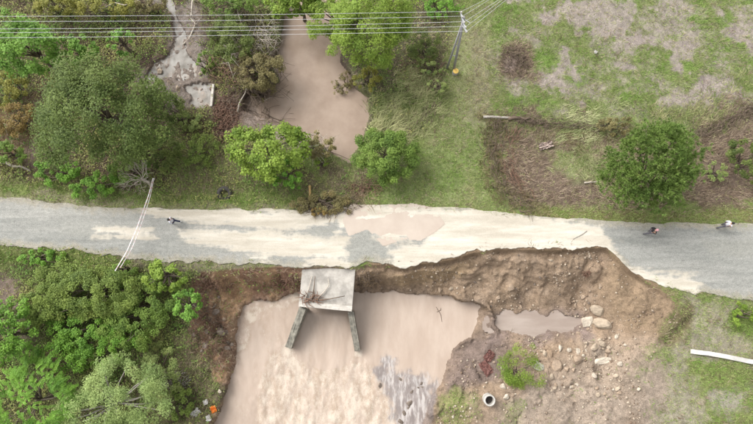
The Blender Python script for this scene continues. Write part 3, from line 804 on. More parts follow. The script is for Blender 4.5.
ZS = -0.6
A_, B_ = P(299, 305, ZS), P(352, 310, ZS)          # front edge of the deck
C_, D_ = P(356, 262, ZS + 0.38), P(303, 258, ZS + 0.38)
cul = empty('culvert', tuple((A_ + B_) / 2 * (1, 1, 0) + np.array([0, 0, WL - 1])))
tag(cul, 'pale concrete box culvert with two wing walls under the broken road', 'culvert')
cl = np.array(cul.location)
V_, F_ = quad_prism([A_ - cl, B_ - cl, C_ - cl, D_ - cl], 0.35)
deck_o = MB().add(V_, F_).build('deck_slab', M['deck'], cul, bevel=0.03)
def seg_wall(p0, p1, th, depth, mat, name):
    d = (p1 - p0)[:2]; d = d / np.linalg.norm(d); nn = np.array([-d[1], d[0], 0]) * th / 2
    V_, F_ = quad_prism([p0 - nn - cl, p1 - nn - cl, p1 + nn - cl, p0 + nn - cl], depth)
    me = bmesh.new()
    for v in V_: me.verts.new(v)
    me.verts.ensure_lookup_table()
    for f in F_: me.faces.new([me.verts[i] for i in f])
    bmesh.ops.subdivide_edges(me, edges=me.edges[:], cuts=5, use_grid_fill=True)
    for v in me.verts:
        v.co += Vector((random.uniform(-1, 1), random.uniform(-1, 1), random.uniform(-1, 1))) * 0.02
    bmesh.ops.recalc_face_normals(me, faces=me.faces[:])
    m2 = bpy.data.meshes.new(name); me.to_mesh(m2); me.free(); m2.materials.append(mat)
    o = bpy.data.objects.new(name, m2); COL.objects.link(o); o.parent = deck_o if name == 'front_beam' else cul
    return o
kerb0, kerb1 = A_.copy(), B_.copy(); kerb0[2] += 0.16; kerb1[2] += 0.16
kerb0[1] += 0.1; kerb1[1] += 0.1
seg_wall(kerb0, kerb1, 0.42, 0.75, M['concrete_pale'], 'front_beam')
seg_wall(P(302.5, 308, ZS - 0.36), P(288, 348, WL + 0.9), 0.55, 2.6, M['concrete_wet'], 'wing_wall')
seg_wall(P(350.5, 312, ZS - 0.36), P(357.5, 351, WL + 0.7), 0.48, 2.6, M['concrete_wet'], 'wing_wall')
for a, b in ((A_, D_), (B_, C_)):
    ins_ = (np.array([0.25, 0, 0]) if a is A_ else np.array([-0.25, 0, 0]))
    p0 = a + ins_; p1 = b + ins_; p0[2] = p1[2] = ZS - 0.352; p0[1] += 0.35
    seg_wall(p0, p1, 0.4, 3.4, M['concrete'], 'side_wall')

# ------------------------------------------------------------------ vegetation
def leaf_cloud(cent, nrm, size, asp=0.5, jitter=0.8):
    """rhombic leaves at centres; nrm = preferred normals; size array"""
    n = len(cent)
    N = nrm + rng.normal(0, jitter, (n, 3)); N /= np.linalg.norm(N, axis=1)[:, None] + 1e-9
    t = rng.normal(0, 1, (n, 3)); t -= N * (t * N).sum(1)[:, None]; t /= np.linalg.norm(t, axis=1)[:, None] + 1e-9
    b = np.cross(N, t)
    L = size[:, None] * 0.5; Wd = L * asp
    fold = N * (L * 0.18)
    v = np.stack([cent - t * L, cent + b * Wd + fold, cent + t * L, cent - b * Wd + fold], 1).reshape(-1, 3)
    f = np.arange(n * 4).reshape(n, 4)
    return v, f

def crown_geo(R, style, seed, nleaf, lsize, K=None, bottom=-0.25, lobes=5, spread=1.0, lobe_amp=0.32):
    global rng
    rng = np.random.default_rng(seed)
    R = np.array(R)
    K = K or max(14, int(22 * (R[0] * R[1]) ** 0.75))
    u = rng.uniform(bottom, 1, K); ph = rng.uniform(0, 2 * math.pi, K)
    sr = np.sqrt(1 - u * u)
    d = np.stack([sr * np.cos(ph), sr * np.sin(ph), u], 1)
    ld = rng.normal(0, 1, (lobes, 3)); ld[:, 2] = np.abs(ld[:, 2]) * 0.6; ld /= np.linalg.norm(ld, axis=1)[:, None]
    lob = 1 - lobe_amp + lobe_amp * 1.7 * np.max(np.clip(d @ ld.T, 0, 1) ** 3, axis=1)
    rad = lob * rng.uniform(0.45, 1.0, K) ** 0.6
    c = d * rad[:, None] * R
    crad = (0.12 + 0.10 * rng.random(K)) * (R[0] + R[1]) * 0.5 * spread
    w = crad ** 2; w = w / w.sum()
    ct = rng.random(K)
    if style == 'frond':
        # arching compound leaves with paired leaflets
        nf = max(8, nleaf // 26); ci = rng.choice(K, nf, p=w)
        out = d[ci] * [1, 1, 0.3] + rng.normal(0, 0.55, (nf, 3)); out[:, 2] = np.abs(out[:, 2]) * 0.4
        out /= np.linalg.norm(out, axis=1)[:, None]
        base = c[ci] + rng.normal(0, 0.35, (nf, 3)) * crad[ci][:, None]
        Lf = lsize * rng.uniform(3.2, 5.5, nf)
        s = np.linspace(0.1, 1, 13)
        p = base[:, None, :] + out[:, None, :] * (s[None, :, None] * Lf[:, None, None])
        p[:, :, 2] += (0.35 * s - 0.75 * s * s)[None, :] * Lf[:, None]
        side = np.cross(out, [0, 0, 1.0]); side /= np.linalg.norm(side, axis=1)[:, None] + 1e-9
        allc, allt, alln = [], [], []
        for sg in (-1, 1):
            q = p + side[:, None, :] * sg * lsize * 0.55 * (1.1 - 0.5 * s)[None, :, None]
            allc.append(q.reshape(-1, 3)); allt.append(np.repeat((side * sg + out * 0.5)[:, None], 13, 1).reshape(-1, 3))
        cc = np.concatenate(allc); tv = np.concatenate(allt); tv /= np.linalg.norm(tv, axis=1)[:, None]
        N = np.array([[0, 0, 1.0]]) + rng.normal(0, 0.35, cc.shape); N -= tv * (N * tv).sum(1)[:, None]; N /= np.linalg.norm(N, axis=1)[:, None]
        b = np.cross(N, tv); L = lsize * 0.62; Wd = L * 0.33
        v = np.stack([cc - tv * L, cc + b * Wd, cc + tv * L, cc - b * Wd], 1).reshape(-1, 3)
        f = np.arange(len(v)).reshape(-1, 4)
        ti = np.concatenate([np.repeat(ct[ci] * 0.6 + rng.random(nf) * 0.4, 13)] * 2)
        return v, f, np.repeat(ti, 4), c
    if style == 'needle':
        # star-shaped needle tufts
        nt = nleaf // 16; ci = rng.choice(K, nt, p=w)
        base = c[ci] + np.clip(rng.normal(0, 0.6, (nt, 3)), -1.1, 1.1) * crad[ci][:, None] * [1, 1, 0.55]
        dirs = rng.normal(0, 1, (nt, 16, 3)) + (d[ci] * 0.9 + np.array([0, 0, 0.5]))[:, None, :]
        dirs /= np.linalg.norm(dirs, axis=2)[..., None]
        tip = base[:, None, :] + dirs * lsize * rng.uniform(0.7, 1.3, (nt, 16, 1))
        sd = np.cross(dirs, rng.normal(0, 1, dirs.shape)); sd /= np.linalg.norm(sd, axis=2)[..., None] + 1e-9
        b0 = base[:, None, :] + dirs * 0.03
        v = np.stack([b0 - sd * lsize * 0.11, b0 + sd * lsize * 0.11, tip], 2).reshape(-1, 3)
        f = np.arange(len(v)).reshape(-1, 3)
        ti = np.repeat(np.clip(ct[ci] * 0.55 + rng.random(nt) * 0.5, 0, 1), 48)
        return v, f, ti, c
    ci = rng.choice(K, nleaf, p=w)
    g = rng.normal(0, 1, (nleaf, 3)); g /= np.linalg.norm(g, axis=1)[:, None]
    g *= (rng.random(nleaf) ** 0.45)[:, None]
    pos = c[ci] + g * crad[ci][:, None] * [1, 1, 0.7]
    nr = d[ci] * 0.4 + g * 0.4 + np.array([0, 0, 1.1])
    sz = lsize * rng.uniform(0.6, 1.35, nleaf)
    v, f = leaf_cloud(pos, nr, sz, 0.62 if style != 'narrow' else 0.3, 0.45)
    ti = np.repeat(np.clip(ct[ci] * 0.62 + rng.random(nleaf) * 0.5 - 0.04, 0, 1), 4)
    return v, f, ti, c

def limbs(mb, base, trunk_top, tr, targets, seed):
    r = random.Random(seed)
    b = Vector(base); t = Vector(trunk_top)
    mid = (b + t) / 2 + Vector((r.uniform(-.15, .15), r.uniform(-.15, .15), 0))
    mb.tube([b - Vector((0, 0, 0.3)), b + Vector((0, 0, 0.15)), mid, t], [tr * 1.35, tr * 1.1, tr * 0.85, tr * 0.6], 7)
    for q in targets:
        q = Vector(q); s = mid.lerp(t, r.uniform(0.1, 1.0))
        m = s.lerp(q, 0.5) + Vector((r.uniform(-.2, .2), r.uniform(-.2, .2), r.uniform(0, .35)))
        mb.tube([s, m, q], [tr * 0.42, tr * 0.26, tr * 0.06], 5)

LM = {}
def lm(key):
    pal = {
        'bright': ((0.047, 0.125, 0.015), (0.218, 0.397, 0.067)),
        'lime': ((0.066, 0.126, 0.012), (0.275, 0.388, 0.064)),
        'mid': ((0.033, 0.061, 0.013), (0.160, 0.221, 0.057)),
        'olive': ((0.044, 0.090, 0.014), (0.198, 0.299, 0.058)),
        'yellow': ((0.100, 0.110, 0.015), (0.320, 0.315, 0.072)),
        'thicket': ((0.056, 0.097, 0.018), (0.228, 0.308, 0.068)),
        'pale': ((0.125, 0.195, 0.054), (0.361, 0.470, 0.171)),
        'fern': ((0.045, 0.127, 0.013), (0.212, 0.397, 0.056)),
        'dark': ((0.040, 0.065, 0.014), (0.170, 0.216, 0.057)),
        'rust': ((0.110, 0.070, 0.020), (0.320, 0.235, 0.078)),
        'pine': ((0.045, 0.092, 0.016), (0.222, 0.329, 0.085)),
        'tangle': ((0.090, 0.076, 0.032), (0.285, 0.255, 0.110)),
        'sedge': ((0.100, 0.155, 0.043), (0.315, 0.379, 0.128)),
    }
    if key not in LM: LM[key] = leaf_mat('leaves_' + key, *pal[key])
    return LM[key]

def tree(name, label, cat, px, py, rx, ry, hgt, pal, style='leaf', dens=1.0, lsize=0.28, flat=0.55, group=None, trunk=0.16, nl=14, bark='bark', seed=None, spread=1.0, lobe_amp=0.32, bottom=-0.25, K=None):
    """rx, ry: crown radii in photo pixels; hgt: top height in metres over the ground"""
    seed = seed if seed is not None else int(px * 7 + py * 13)
    lsize *= 0.62
    zc = hgt * 0.55
    g0 = G(px, py)[2]
    c = P(px, py, g0 + zc)
    gz = float(ground(c[0], c[1])); c = P(px, py, gz + zc); gz = float(ground(c[0], c[1]))
    m = mpp(gz + zc)
    R = (rx * m, ry * m, max(0.35, hgt - zc))
    area = math.pi * R[0] * R[1]
    if style == 'needle': nleaf = int(area * 420 * dens)
    elif style == 'frond': nleaf = int(area * 95 * dens * (0.28 / lsize) ** 2)
    else: nleaf = int(area * 115 * dens * (0.28 / lsize) ** 2)
    v, f, ti, cl_ = crown_geo(R, style, seed, nleaf, lsize, K=K, spread=spread, lobe_amp=lobe_amp, bottom=bottom)
    v = v + [0, 0, zc]
    lowz = 0.06
    v[:, 2] = np.where(v[:, 2] < lowz, lowz + rng.random(len(v)) * 0.15, v[:, 2])
    root = empty(name, (c[0], c[1], gz), 0)
    tag(root, label, cat, group)
    crown = 'crown' if cat == 'tree' else 'foliage'
    mesh_from(crown, v, f, lm(pal), False, root, {'tint': ('FLOAT', ti)})
    mb = MB(); r = random.Random(seed)
    tg = [tuple(q + [0, 0, zc]) for q in cl_[rng.permutation(len(cl_))[:nl]]]
    if cat == 'tree':
        limbs(mb, (0, 0, 0), (0, 0, zc * 0.9), trunk, tg, seed)
        mb.build('trunk', M[bark], root, True)
    else:
        for k, q in enumerate(tg):
            a = 2 * math.pi * k / len(tg)
            s = Vector((0.25 * R[0] * math.cos(a), 0.25 * R[1] * math.sin(a), -0.1))
            mb.tube([s, (s + Vector(q)) / 2 + Vector((0, 0, 0.15)), q], [0.045, 0.035, 0.012], 5)
        mb.build('stems', M[bark], root, True)
    return root

# --- north-west
tree('broadleaf_tree', 'bright green leafy tree under the wires at the top left corner', 'tree', 30, 50, 38, 34, 7.0, 'bright', dens=1.15, lsize=0.34)
tree('broadleaf_tree', 'small bright green tree under the wires, right of the bright corner tree', 'tree', 80, 50, 18, 19, 4.5, 'bright', dens=0.8, lsize=0.3)
tree('broadleaf_tree', 'slim fresh green sapling under the wires beside a dark hollow', 'tree', 122, 42, 11, 17, 3.8, 'bright', dens=0.65, lsize=0.28)
tree('broadleaf_tree', 'large dull green tree with a broad crown north of the road, left', 'tree', 104, 116, 64, 52, 8.5, 'mid', dens=1.2, lsize=0.24, trunk=0.26, nl=22)
tree('scrub_bush', 'yellow green bush on the top edge, above the bright corner tree', 'bush', 55, 4, 26, 12, 3.0, 'yellow', dens=0.9, lsize=0.22)
tree('scrub_bush', 'wide yellow green bush on the top edge above the three upper wires', 'bush', 108, 7, 36, 13, 2.8, 'yellow', dens=0.8, lsize=0.22)
tree('scrub_bush', 'sparse straw coloured bush on the top edge by the narrow stream', 'bush', 148, 5, 20, 12, 2.2, 'tangle', dens=0.6, lsize=0.2)
tree('scrub_bush', 'yellow olive bush on the left edge beside the bright corner tree', 'bush', 8, 88, 22, 18, 2.6, 'yellow', dens=0.7, lsize=0.22)
tree('scrub_bush', 'rust brown bush on the left edge among green scrub', 'bush', 14, 122, 24, 18, 2.2, 'rust', dens=0.65, lsize=0.2)
tree('scrub_bush', 'green bush on the left edge above the fallen pale log', 'bush', 6, 152, 18, 13, 2.2, 'olive', dens=0.9, lsize=0.22)
tree('scrub_bush', 'low fresh green bush on the verge below the large dull green tree', 'bush', 62, 172, 24, 13, 1.8, 'fern', dens=0.95, lsize=0.22)
tree('scrub_bush', 'low fresh green bush between the large dull green tree and the road', 'bush', 98, 186, 28, 11, 1.5, 'fern', dens=0.85, lsize=0.2)
tree('scrub_bush', 'olive bush with brownish twigs at the foot of the bare tree', 'bush', 128, 172, 22, 14, 2.2, 'olive', dens=0.7, lsize=0.22)
tree('scrub_bush', 'dark olive bush behind the bare tree', 'bush', 160, 152, 24, 16, 2.6, 'dark', dens=0.75, lsize=0.22)
tree('scrub_bush', 'grey green bush growing right of the large dull green tree', 'bush', 175, 112, 18, 18, 2.4, 'dark', dens=0.6, lsize=0.22)
tree('scrub_bush', 'grey green low bush right of the bare tree above the verge', 'bush', 196, 150, 22, 17, 1.6, 'thicket', dens=0.5, lsize=0.2)
tree('scrub_bush', 'olive brown thicket under the wires left of the upper pond', 'bush', 232, 42, 26, 26, 3.6, 'dark', dens=0.75, lsize=0.22)
tree('scrub_bush', 'olive bush on the top edge between stream and pond', 'bush', 232, 8, 30, 16, 3.0, 'olive', dens=0.7, lsize=0.22)
tree('scrub_bush', 'brown green tangled bush overhanging the left shore of the pond', 'bush', 258, 72, 25, 24, 2.6, 'tangle', dens=0.8, lsize=0.2)
tree('scrub_bush', 'small green bush beside the reddish litter heap', 'bush', 204, 64, 10, 13, 1.6, 'olive', dens=0.6, lsize=0.2)
tree('scrub_bush', 'low dull green weed patch below the narrow concrete beam', 'bush', 190, 122, 16, 11, 0.9, 'sedge', dens=0.5, lsize=0.2)
# --- trees round the pond
tree('broadleaf_tree', 'bright green tree between the upper pond and the road', 'tree', 268, 150, 38, 31, 5.0, 'lime', dens=1.35, lsize=0.32)
tree('broadleaf_tree', 'small bright green tree at the road edge of the pond bank', 'tree', 288, 176, 17, 15, 3.2, 'fern', dens=0.9, lsize=0.28)
tree('scrub_bush', 'brown olive bush right of the bright tree on the pond shore', 'bush', 318, 147, 16, 16, 2.4, 'tangle', dens=0.8, lsize=0.2)
tree('scrub_bush', 'tiny lime green bush at the south tip of the pond', 'bush', 322, 163, 8, 6, 1.0, 'lime', dens=0.8, lsize=0.2)
tree('broadleaf_tree', 'lime green tree on the top edge left over the pond', 'tree', 300, 4, 34, 20, 6.0, 'lime', dens=2.0, lsize=0.3)
tree('broadleaf_tree', 'large lime green tree under the wires right of the pond', 'tree', 372, 30, 46, 40, 7.0, 'lime', style='narrow', dens=2.4, lsize=0.34, trunk=0.2)
tree('broadleaf_tree', 'lime green tree under the wires leaning over the pond', 'tree', 336, 18, 28, 27, 6.0, 'lime', style='narrow', dens=2.3, lsize=0.32)
tree('scrub_bush', 'small yellow green bush on the right shore of the pond', 'bush', 368, 78, 14, 14, 2.0, 'yellow', dens=0.8, lsize=0.22)
tree('scrub_bush', 'thin brown weed bush standing in the right shallows of the pond', 'bush', 345, 84, 12, 14, 1.0, 'tangle', dens=0.32, lsize=0.18)
tree('scrub_bush', 'round dense olive green bush just north of the road puddle', 'bush', 386, 155, 30, 31, 3.6, 'olive', dens=1.5, lsize=0.2, lobe_amp=0.2, spread=1.05)
tree('scrub_bush', 'small pale green bush left of the utility pole', 'bush', 430, 68, 13, 8, 1.4, 'sedge', dens=0.9, lsize=0.22)
tree('scrub_bush', 'small pale green bush just below the utility pole', 'bush', 437, 86, 10, 9, 1.2, 'sedge', dens=0.9, lsize=0.22)
tree('scrub_bush', 'dark twiggy bush on the bank right of the lime trees', 'bush', 425, 45, 18, 22, 1.8, 'dark', dens=0.5, lsize=0.2)
tree('scrub_bush', 'fresh green low bush on the top edge left of the pole', 'bush', 440, 8, 22, 14, 1.2, 'fern', dens=0.5, lsize=0.2)
tree('debris_bush', 'olive brown matted brush spilling onto the north road edge', 'bush', 326, 205, 32, 10, 0.4, 'tangle', dens=0.9, lsize=0.16)
tree('debris_bush', 'small brown brush tongue lying on the road sand', 'bush', 318, 212, 10, 6, 0.5, 'rust', dens=0.9, lsize=0.18)
tree('scrub_bush', 'brown dying bush over the pond shore beside the pale branch', 'bush', 262, 92, 15, 9, 1.6, 'tangle', dens=0.6, lsize=0.2)
tree('scrub_bush', 'dark bush filling the gap between big tree and rapids', 'bush', 150, 92, 16, 16, 2.0, 'dark', dens=0.5, lsize=0.2)
# --- right
tree('pine_tree', 'big round pine tree standing beside the road on the right', 'tree', 650, 170, 48, 43, 7.0, 'pine', style='needle', dens=2.6, lsize=0.42, trunk=0.24, nl=20, spread=0.95, K=200, lobe_amp=0.18)
tree('scrub_bush', 'dark green bush on the right edge in the brown litter', 'bush', 745, 160, 17, 22, 2.4, 'dark', dens=0.8, lsize=0.22)
tree('scrub_bush', 'thin pale green bush between the pine and the right edge', 'bush', 716, 172, 13, 11, 1.2, 'sedge', dens=0.5, lsize=0.2)
tree('scrub_bush', 'sparse brown green bush above and left of the pine', 'bush', 612, 125, 20, 9, 1.2, 'tangle', dens=0.6, lsize=0.2)
tree('scrub_bush', 'yellow green bush on the right edge south of the road', 'bush', 741, 314, 14, 11, 1.2, 'lime', dens=0.8, lsize=0.2)
# --- south-west
tree('thicket', 'widest olive green thicket south of the road, nearest the tape', 'bush', 92, 290, 56, 30, 2.3, 'thicket', dens=1.15, lsize=0.2, nl=24, lobe_amp=0.35, spread=0.7, K=190)
tree('thicket', 'olive thicket just left of the bright saplings at the cutting', 'bush', 142, 312, 42, 32, 2.0, 'olive', dens=1.0, lsize=0.2, nl=20, lobe_amp=0.45, spread=0.7, K=130)
tree('thicket', 'fresh green thicket below the widest thicket', 'bush', 92, 332, 44, 26, 1.8, 'fern', dens=0.9, lsize=0.2, nl=20, lobe_amp=0.45, spread=0.7, K=120)
tree('thicket', 'dark green thicket above the bright tree on the left edge', 'bush', 42, 306, 30, 28, 1.9, 'thicket', dens=0.95, lsize=0.2, nl=16, lobe_amp=0.5, spread=0.7, K=90)
tree('broadleaf_tree', 'bright green sapling at the road edge left of the brown cutting', 'tree', 166, 276, 22, 14, 3.4, 'lime', dens=1.1, lsize=0.3)
tree('broadleaf_tree', 'bright green sapling at the left end of the brown cutting', 'tree', 190, 306, 16, 17, 3.0, 'bright', dens=0.85, lsize=0.3)
tree('broadleaf_tree', 'pale sage green tree on the bottom edge, left', 'tree', 112, 405, 46, 36, 5.0, 'pale', style='narrow', dens=1.6, lsize=0.26, lobe_amp=0.5, bark='bark_grey', trunk=0.2, nl=20)
tree('broadleaf_tree', 'bright green feathery tree in the bottom left corner', 'tree', 34, 402, 42, 36, 5.0, 'fern', style='frond', dens=0.75, lsize=0.19)
tree('broadleaf_tree', 'bright green leafy tree on the left edge below the thicket', 'tree', 8, 335, 24, 30, 4.0, 'fern', dens=0.95, lsize=0.27)
tree('scrub_bush', 'green bush between the feathery tree and the thicket', 'bush', 66, 356, 30, 15, 2.0, 'fern', dens=0.65, lsize=0.22)
tree('scrub_bush', 'dull grey green bush right of the pale sage tree', 'bush', 158, 372, 24, 24, 2.0, 'sedge', style='narrow', dens=1.0, lsize=0.24)
tree('scrub_bush', 'dark green bush with bare soil gaps under the thicket edge', 'bush', 92, 362, 20, 12, 1.4, 'dark', dens=0.7, lsize=0.2)
tree('scrub_bush', 'low green bush on the litter strewn bank beside the stream', 'bush', 182, 402, 14, 18, 1.2, 'thicket', dens=0.6, lsize=0.2)
tree('scrub_bush', 'low green bush near the road edge at the far left', 'bush', 40, 258, 24, 8, 0.9, 'fern', dens=0.7, lsize=0.2)
tree('scrub_bush', 'dark green bush where the tape ends south of the road', 'bush', 122, 268, 14, 9, 2.0, 'olive', dens=0.8, lsize=0.2)
# --- in the mud
tree('weed_bush', 'vivid green weed clump on the mud beside the concrete pipe', 'bush', 513, 376, 22, 25, 0.9, 'lime', style='narrow', dens=0.8, lsize=0.2, nl=14, lobe_amp=0.7, spread=1.1)

# --- bare tree that carries the tape
def branchy(mb, p, d, L, r, depth, rr, spread=0.6):
    p = Vector(p); d = Vector(d).normalized()
    q = p + d * L
    m = p.lerp(q, 0.5) + Vector((rr.uniform(-1, 1), rr.uniform(-1, 1), rr.uniform(-.5, .5))) * L * 0.08
    mb.tube([p, m, q], [r, r * 0.8, r * 0.55], 5 if depth > 1 else 4)
    if depth == 0: return
    for k in range(rr.choice((2, 3, 3))):
        nd = d + Vector((rr.uniform(-1, 1), rr.uniform(-1, 1), rr.uniform(-.3, .6))) * spread
        branchy(mb, p.lerp(q, rr.uniform(0.45, 1.0)), nd, L * rr.uniform(0.6, 0.85), r * 0.55, depth - 1, rr, spread)
bt = G(150, 183); rr = random.Random(4)
root = tag(empty('bare_tree', tuple(bt)), 'leafless grey tree beside the road holding the end of the tape', 'tree')
mb = MB(); mb.tube([(0, 0, -0.3), (0.03, 0, 0.8), (0, 0.05, 1.6)], [0.14, 0.11, 0.09], 7); mb.build('trunk', M['bark_grey'], root, True)
mb = MB()
for k in range(9):
    a = k * 0.7; branchy(mb, (0, 0.05, 1.4 + 0.02 * k), (math.cos(a), math.sin(a), 0.9), 0.95, 0.03, 4, rr, 0.75)
mb.build('branches', M['deadwood'], root, True)
root = tag(empty('tangled_branches', tuple(G(255, 92))), 'tangle of bare brown branches on the left shore of the pond', 'branches')
mb = MB(); rr = random.Random(9)
for k in range(10):
    a = rr.uniform(-2.2, 0.4); branchy(mb, (rr.uniform(-1, 1), rr.uniform(-.6, .6), 0.1), (math.cos(a), math.sin(a), 0.3), 1.3, 0.05, 2, rr, 0.6)
mb.build('branch_mass', M['darkwood'], root, True)['kind'] = 'stuff'

# ------------------------------------------------------------------ ground cover (uncountable)
def cand(n, seed):
    r = np.random.default_rng(seed)
    return r.uniform(-35.5, 35.5, n), r.uniform(-11.5, 28, n), r
def grid_at(A, x, y):
    i = np.clip(np.searchsorted(GX, x) - 1, 0, nx - 1); j = np.clip(np.searchsorted(GY, y) - 1, 0, ny - 1)
    return A[j, i]

def blades(x, y, z, r, nb, L, W, lean, spread, hdir=None):
    n = len(x) * nb
    bx = np.repeat(x, nb) + r.normal(0, spread, n); by = np.repeat(y, nb) + r.normal(0, spread, n); bz = np.repeat(z, nb)
    a = r.uniform(0, 2 * math.pi, n) if hdir is None else np.repeat(hdir, nb) + r.normal(0, 0.35, n)
    l = L * r.uniform(0.5, 1.4, n); le = lean * r.uniform(0.4, 1.3, n)
    hx = np.cos(a) * l * np.sin(le); hy = np.sin(a) * l * np.sin(le); hz = l * np.cos(le)
    w = W * r.uniform(0.6, 1.4, n)
    px_, py_ = -np.sin(a) * w, np.cos(a) * w
    v = np.stack([np.stack([bx - px_, by - py_, bz - 0.02], 1), np.stack([bx + px_, by + py_, bz - 0.02], 1), np.stack([bx + hx, by + hy, bz + hz], 1)], 1).reshape(-1, 3)
    return v, np.arange(n * 3).reshape(n, 3)

def lerp3(t, a, b): return np.array(a)[None] * (1 - t[:, None]) + np.array(b)[None] * t[:, None]

x, y, r = cand(150000, 1)
acc = r.random(len(x)) < grid_at(gd, x, y) * (0.55 + 0.7 * vnoise(x / 0.9, y / 0.9, 3))
x, y = x[acc], y[acc]; z = ground(x, y)
tone = np.clip(grid_at(gtone, x, y) + r.normal(0, 0.18, len(x)) + 0.25 * fbm(x, y, 2.0, 3, 77), 0, 1)
cc = lerp3(tone, (0.175, 0.285, 0.055), (0.40, 0.365, 0.195)) * r.uniform(0.75, 1.25, len(x))[:, None]
v, f = blades(x, y, z, r, 6, 0.20, 0.019, 1.05, 0.08)
o = mesh_from('grass', v, f, attr_mat('grass_blades', 0.8, 0.2), False, attrs={'colour': ('FLOAT_COLOR', np.repeat(cc, 18, 0))})
tag(o, 'short patchy green and straw grass over verges, path and field', 'grass', kind='stuff')

x, y, r = cand(120000, 2)
acc = r.random(len(x)) < grid_at(sd_, x, y) * (0.35 + 1.1 * vnoise(x / 1.3, y / 1.3, 5) ** 1.5)
x, y = x[acc], y[acc]; z = ground(x, y)
m_ = 4
hx = np.repeat(x, m_) + r.normal(0, 0.14, len(x) * m_); hy = np.repeat(y, m_) + r.normal(0, 0.14, len(x) * m_)
hz = np.repeat(z, m_) + r.uniform(0.05, 0.55, len(x) * m_)
v, f = leaf_cloud(np.stack([hx, hy, hz], 1), np.tile([[0, 0, 1.0]], (len(hx), 1)), r.uniform(0.09, 0.2, len(hx)), 0.6, 0.5)
tn = np.clip(0.5 + 0.9 * fbm(x, y, 2.6, 4, 55) + r.normal(0, 0.2, len(x)), 0, 1)
cc = lerp3(tn, (0.12, 0.21, 0.045), (0.29, 0.28, 0.10)) * r.uniform(0.7, 1.3, len(x))[:, None]
o = mesh_from('undergrowth', v, f, attr_mat('undergrowth_leaves', 0.7, 0.2), False, attrs={'colour': ('FLOAT_COLOR', np.repeat(cc, m_ * 4, 0))})
tag(o, 'low mixed green undergrowth filling the scrub between the bushes', 'undergrowth', kind='stuff')

x, y, r = cand(110000, 3)
acc = r.random(len(x)) < grid_at(lt, x, y) * (0.2 + 1.0 * vnoise(x / 1.6, y / 1.6, 8))
x, y = x[acc], y[acc]; z = ground(x, y)
flow = 0.6 * fbm(x, y, 5.0, 2, 99) * math.pi
v, f = blades(x, y, z + 0.06, r, 3, 0.42, 0.014, 1.4, 0.12, flow + r.normal(0, 0.7, len(flow)))
tn = r.random(len(x)) ** 1.4
cc = lerp3(tn, (0.10, 0.066, 0.045), (0.38, 0.30, 0.215))
o = mesh_from('dead_litter', v, f, attr_mat('dead_stalks', 0.9), False, attrs={'colour': ('FLOAT_COLOR', np.repeat(cc, 9, 0))})
tag(o, 'brown dead stalks and twigs washed together by the flood', 'debris', kind='stuff')

# combed-down reeds
def reed_patch(pts, n, ang, L, c1, c2, seed, lean=1.3, zref=-0.6, jit=0.7, name='flattened_reeds', label=''):
    poly = PP(pts, zref); r = np.random.default_rng(seed)
    lo, hi = poly.min(0) - 2, poly.max(0) + 2
    x = r.uniform(lo[0], hi[0], n * 3); y = r.uniform(lo[1], hi[1], n * 3)
    d = sdf(x, y, poly) + 2.6 * fbm(x, y, 2.4, 5, seed) + r.normal(0, 0.25, n * 3)
    k = np.where(d < 0)[0][:n]; x, y = x[k], y[k]; z = ground(x, y)
    hd = ang + 1.2 * fbm(x, y, 2.0, 3, seed + 1) + r.normal(0, jit, len(x))
    v, f = blades(x, y, z + 0.05, r, 3, L, 0.02, lean, 0.1, hd)
    t = np.clip(0.5 + 0.8 * fbm(x, y, 0.8, 3, seed + 2) + r.normal(0, 0.2, len(x)), 0, 1)
    o = mesh_from(name, v, f, attr_mat('reed_' + str(seed), 0.8, 0.15), False, attrs={'colour': ('FLOAT_COLOR', np.repeat(lerp3(t, c1, c2), 9, 0))})
    tag(o, label, 'reeds', kind='stuff')
reed_patch([(384, 88), (415, 84), (438, 92), (436, 112), (418, 132), (395, 138), (374, 132), (374, 105)], 1500, 0.75, 0.75, (0.12, 0.165, 0.045), (0.50, 0.49, 0.26), 201, label='flattened grey green reeds combed down between pond and path')
reed_patch([(556, 150), (600, 152), (606, 182), (575, 184), (556, 168)], 600, 2.6, 0.5, (0.20, 0.26, 0.085), (0.48, 0.48, 0.26), 202, name='bent_sedge', label='pale green sedge bent over left of the pine')
reed_patch([(492, 118), (506, 120), (500, 145), (500, 175), (514, 200), (530, 208), (512, 210), (496, 195), (488, 165), (488, 140)], 900, 1.2, 0.5, (0.09, 0.075, 0.035), (0.33, 0.29, 0.15), 203, lean=1.0, jit=1.6, name='dry_sedge', label='dry brown sedge tufts curving along the edge of the lawn')
reed_patch([(640, 124), (600, 128), (560, 126), (540, 130), (560, 136), (620, 138)], 500, 0.3, 0.5, (0.08, 0.065, 0.03), (0.30, 0.26, 0.14), 207, lean=1.0, jit=1.6, name='brown_sedge', label='brown sedge line above the pine')
reed_patch([(545, 116), (610, 120), (605, 136), (560, 140)], 600, 0.2, 0.55, (0.20, 0.25, 0.085), (0.48, 0.48, 0.27), 204, name='pale_sedge', label='pale sedge lying over above the brown litter')
reed_patch([(650, 110), (745, 90), (753, 108), (700, 130), (655, 138)], 900, 2.0, 0.5, (0.18, 0.235, 0.07), (0.46, 0.44, 0.23), 205, name='leaning_sedge', label='pale green sedge leaning along the right hand hollow')
reed_patch([(318, 200), (345, 196), (362, 196), (352, 212), (338, 218), (322, 214)], 260, -1.5, 0.8, (0.12, 0.085, 0.05), (0.30, 0.24, 0.14), 206, name='brown_reed_debris', label='brown matted reeds spilling onto the road edge', zref=-0.1)

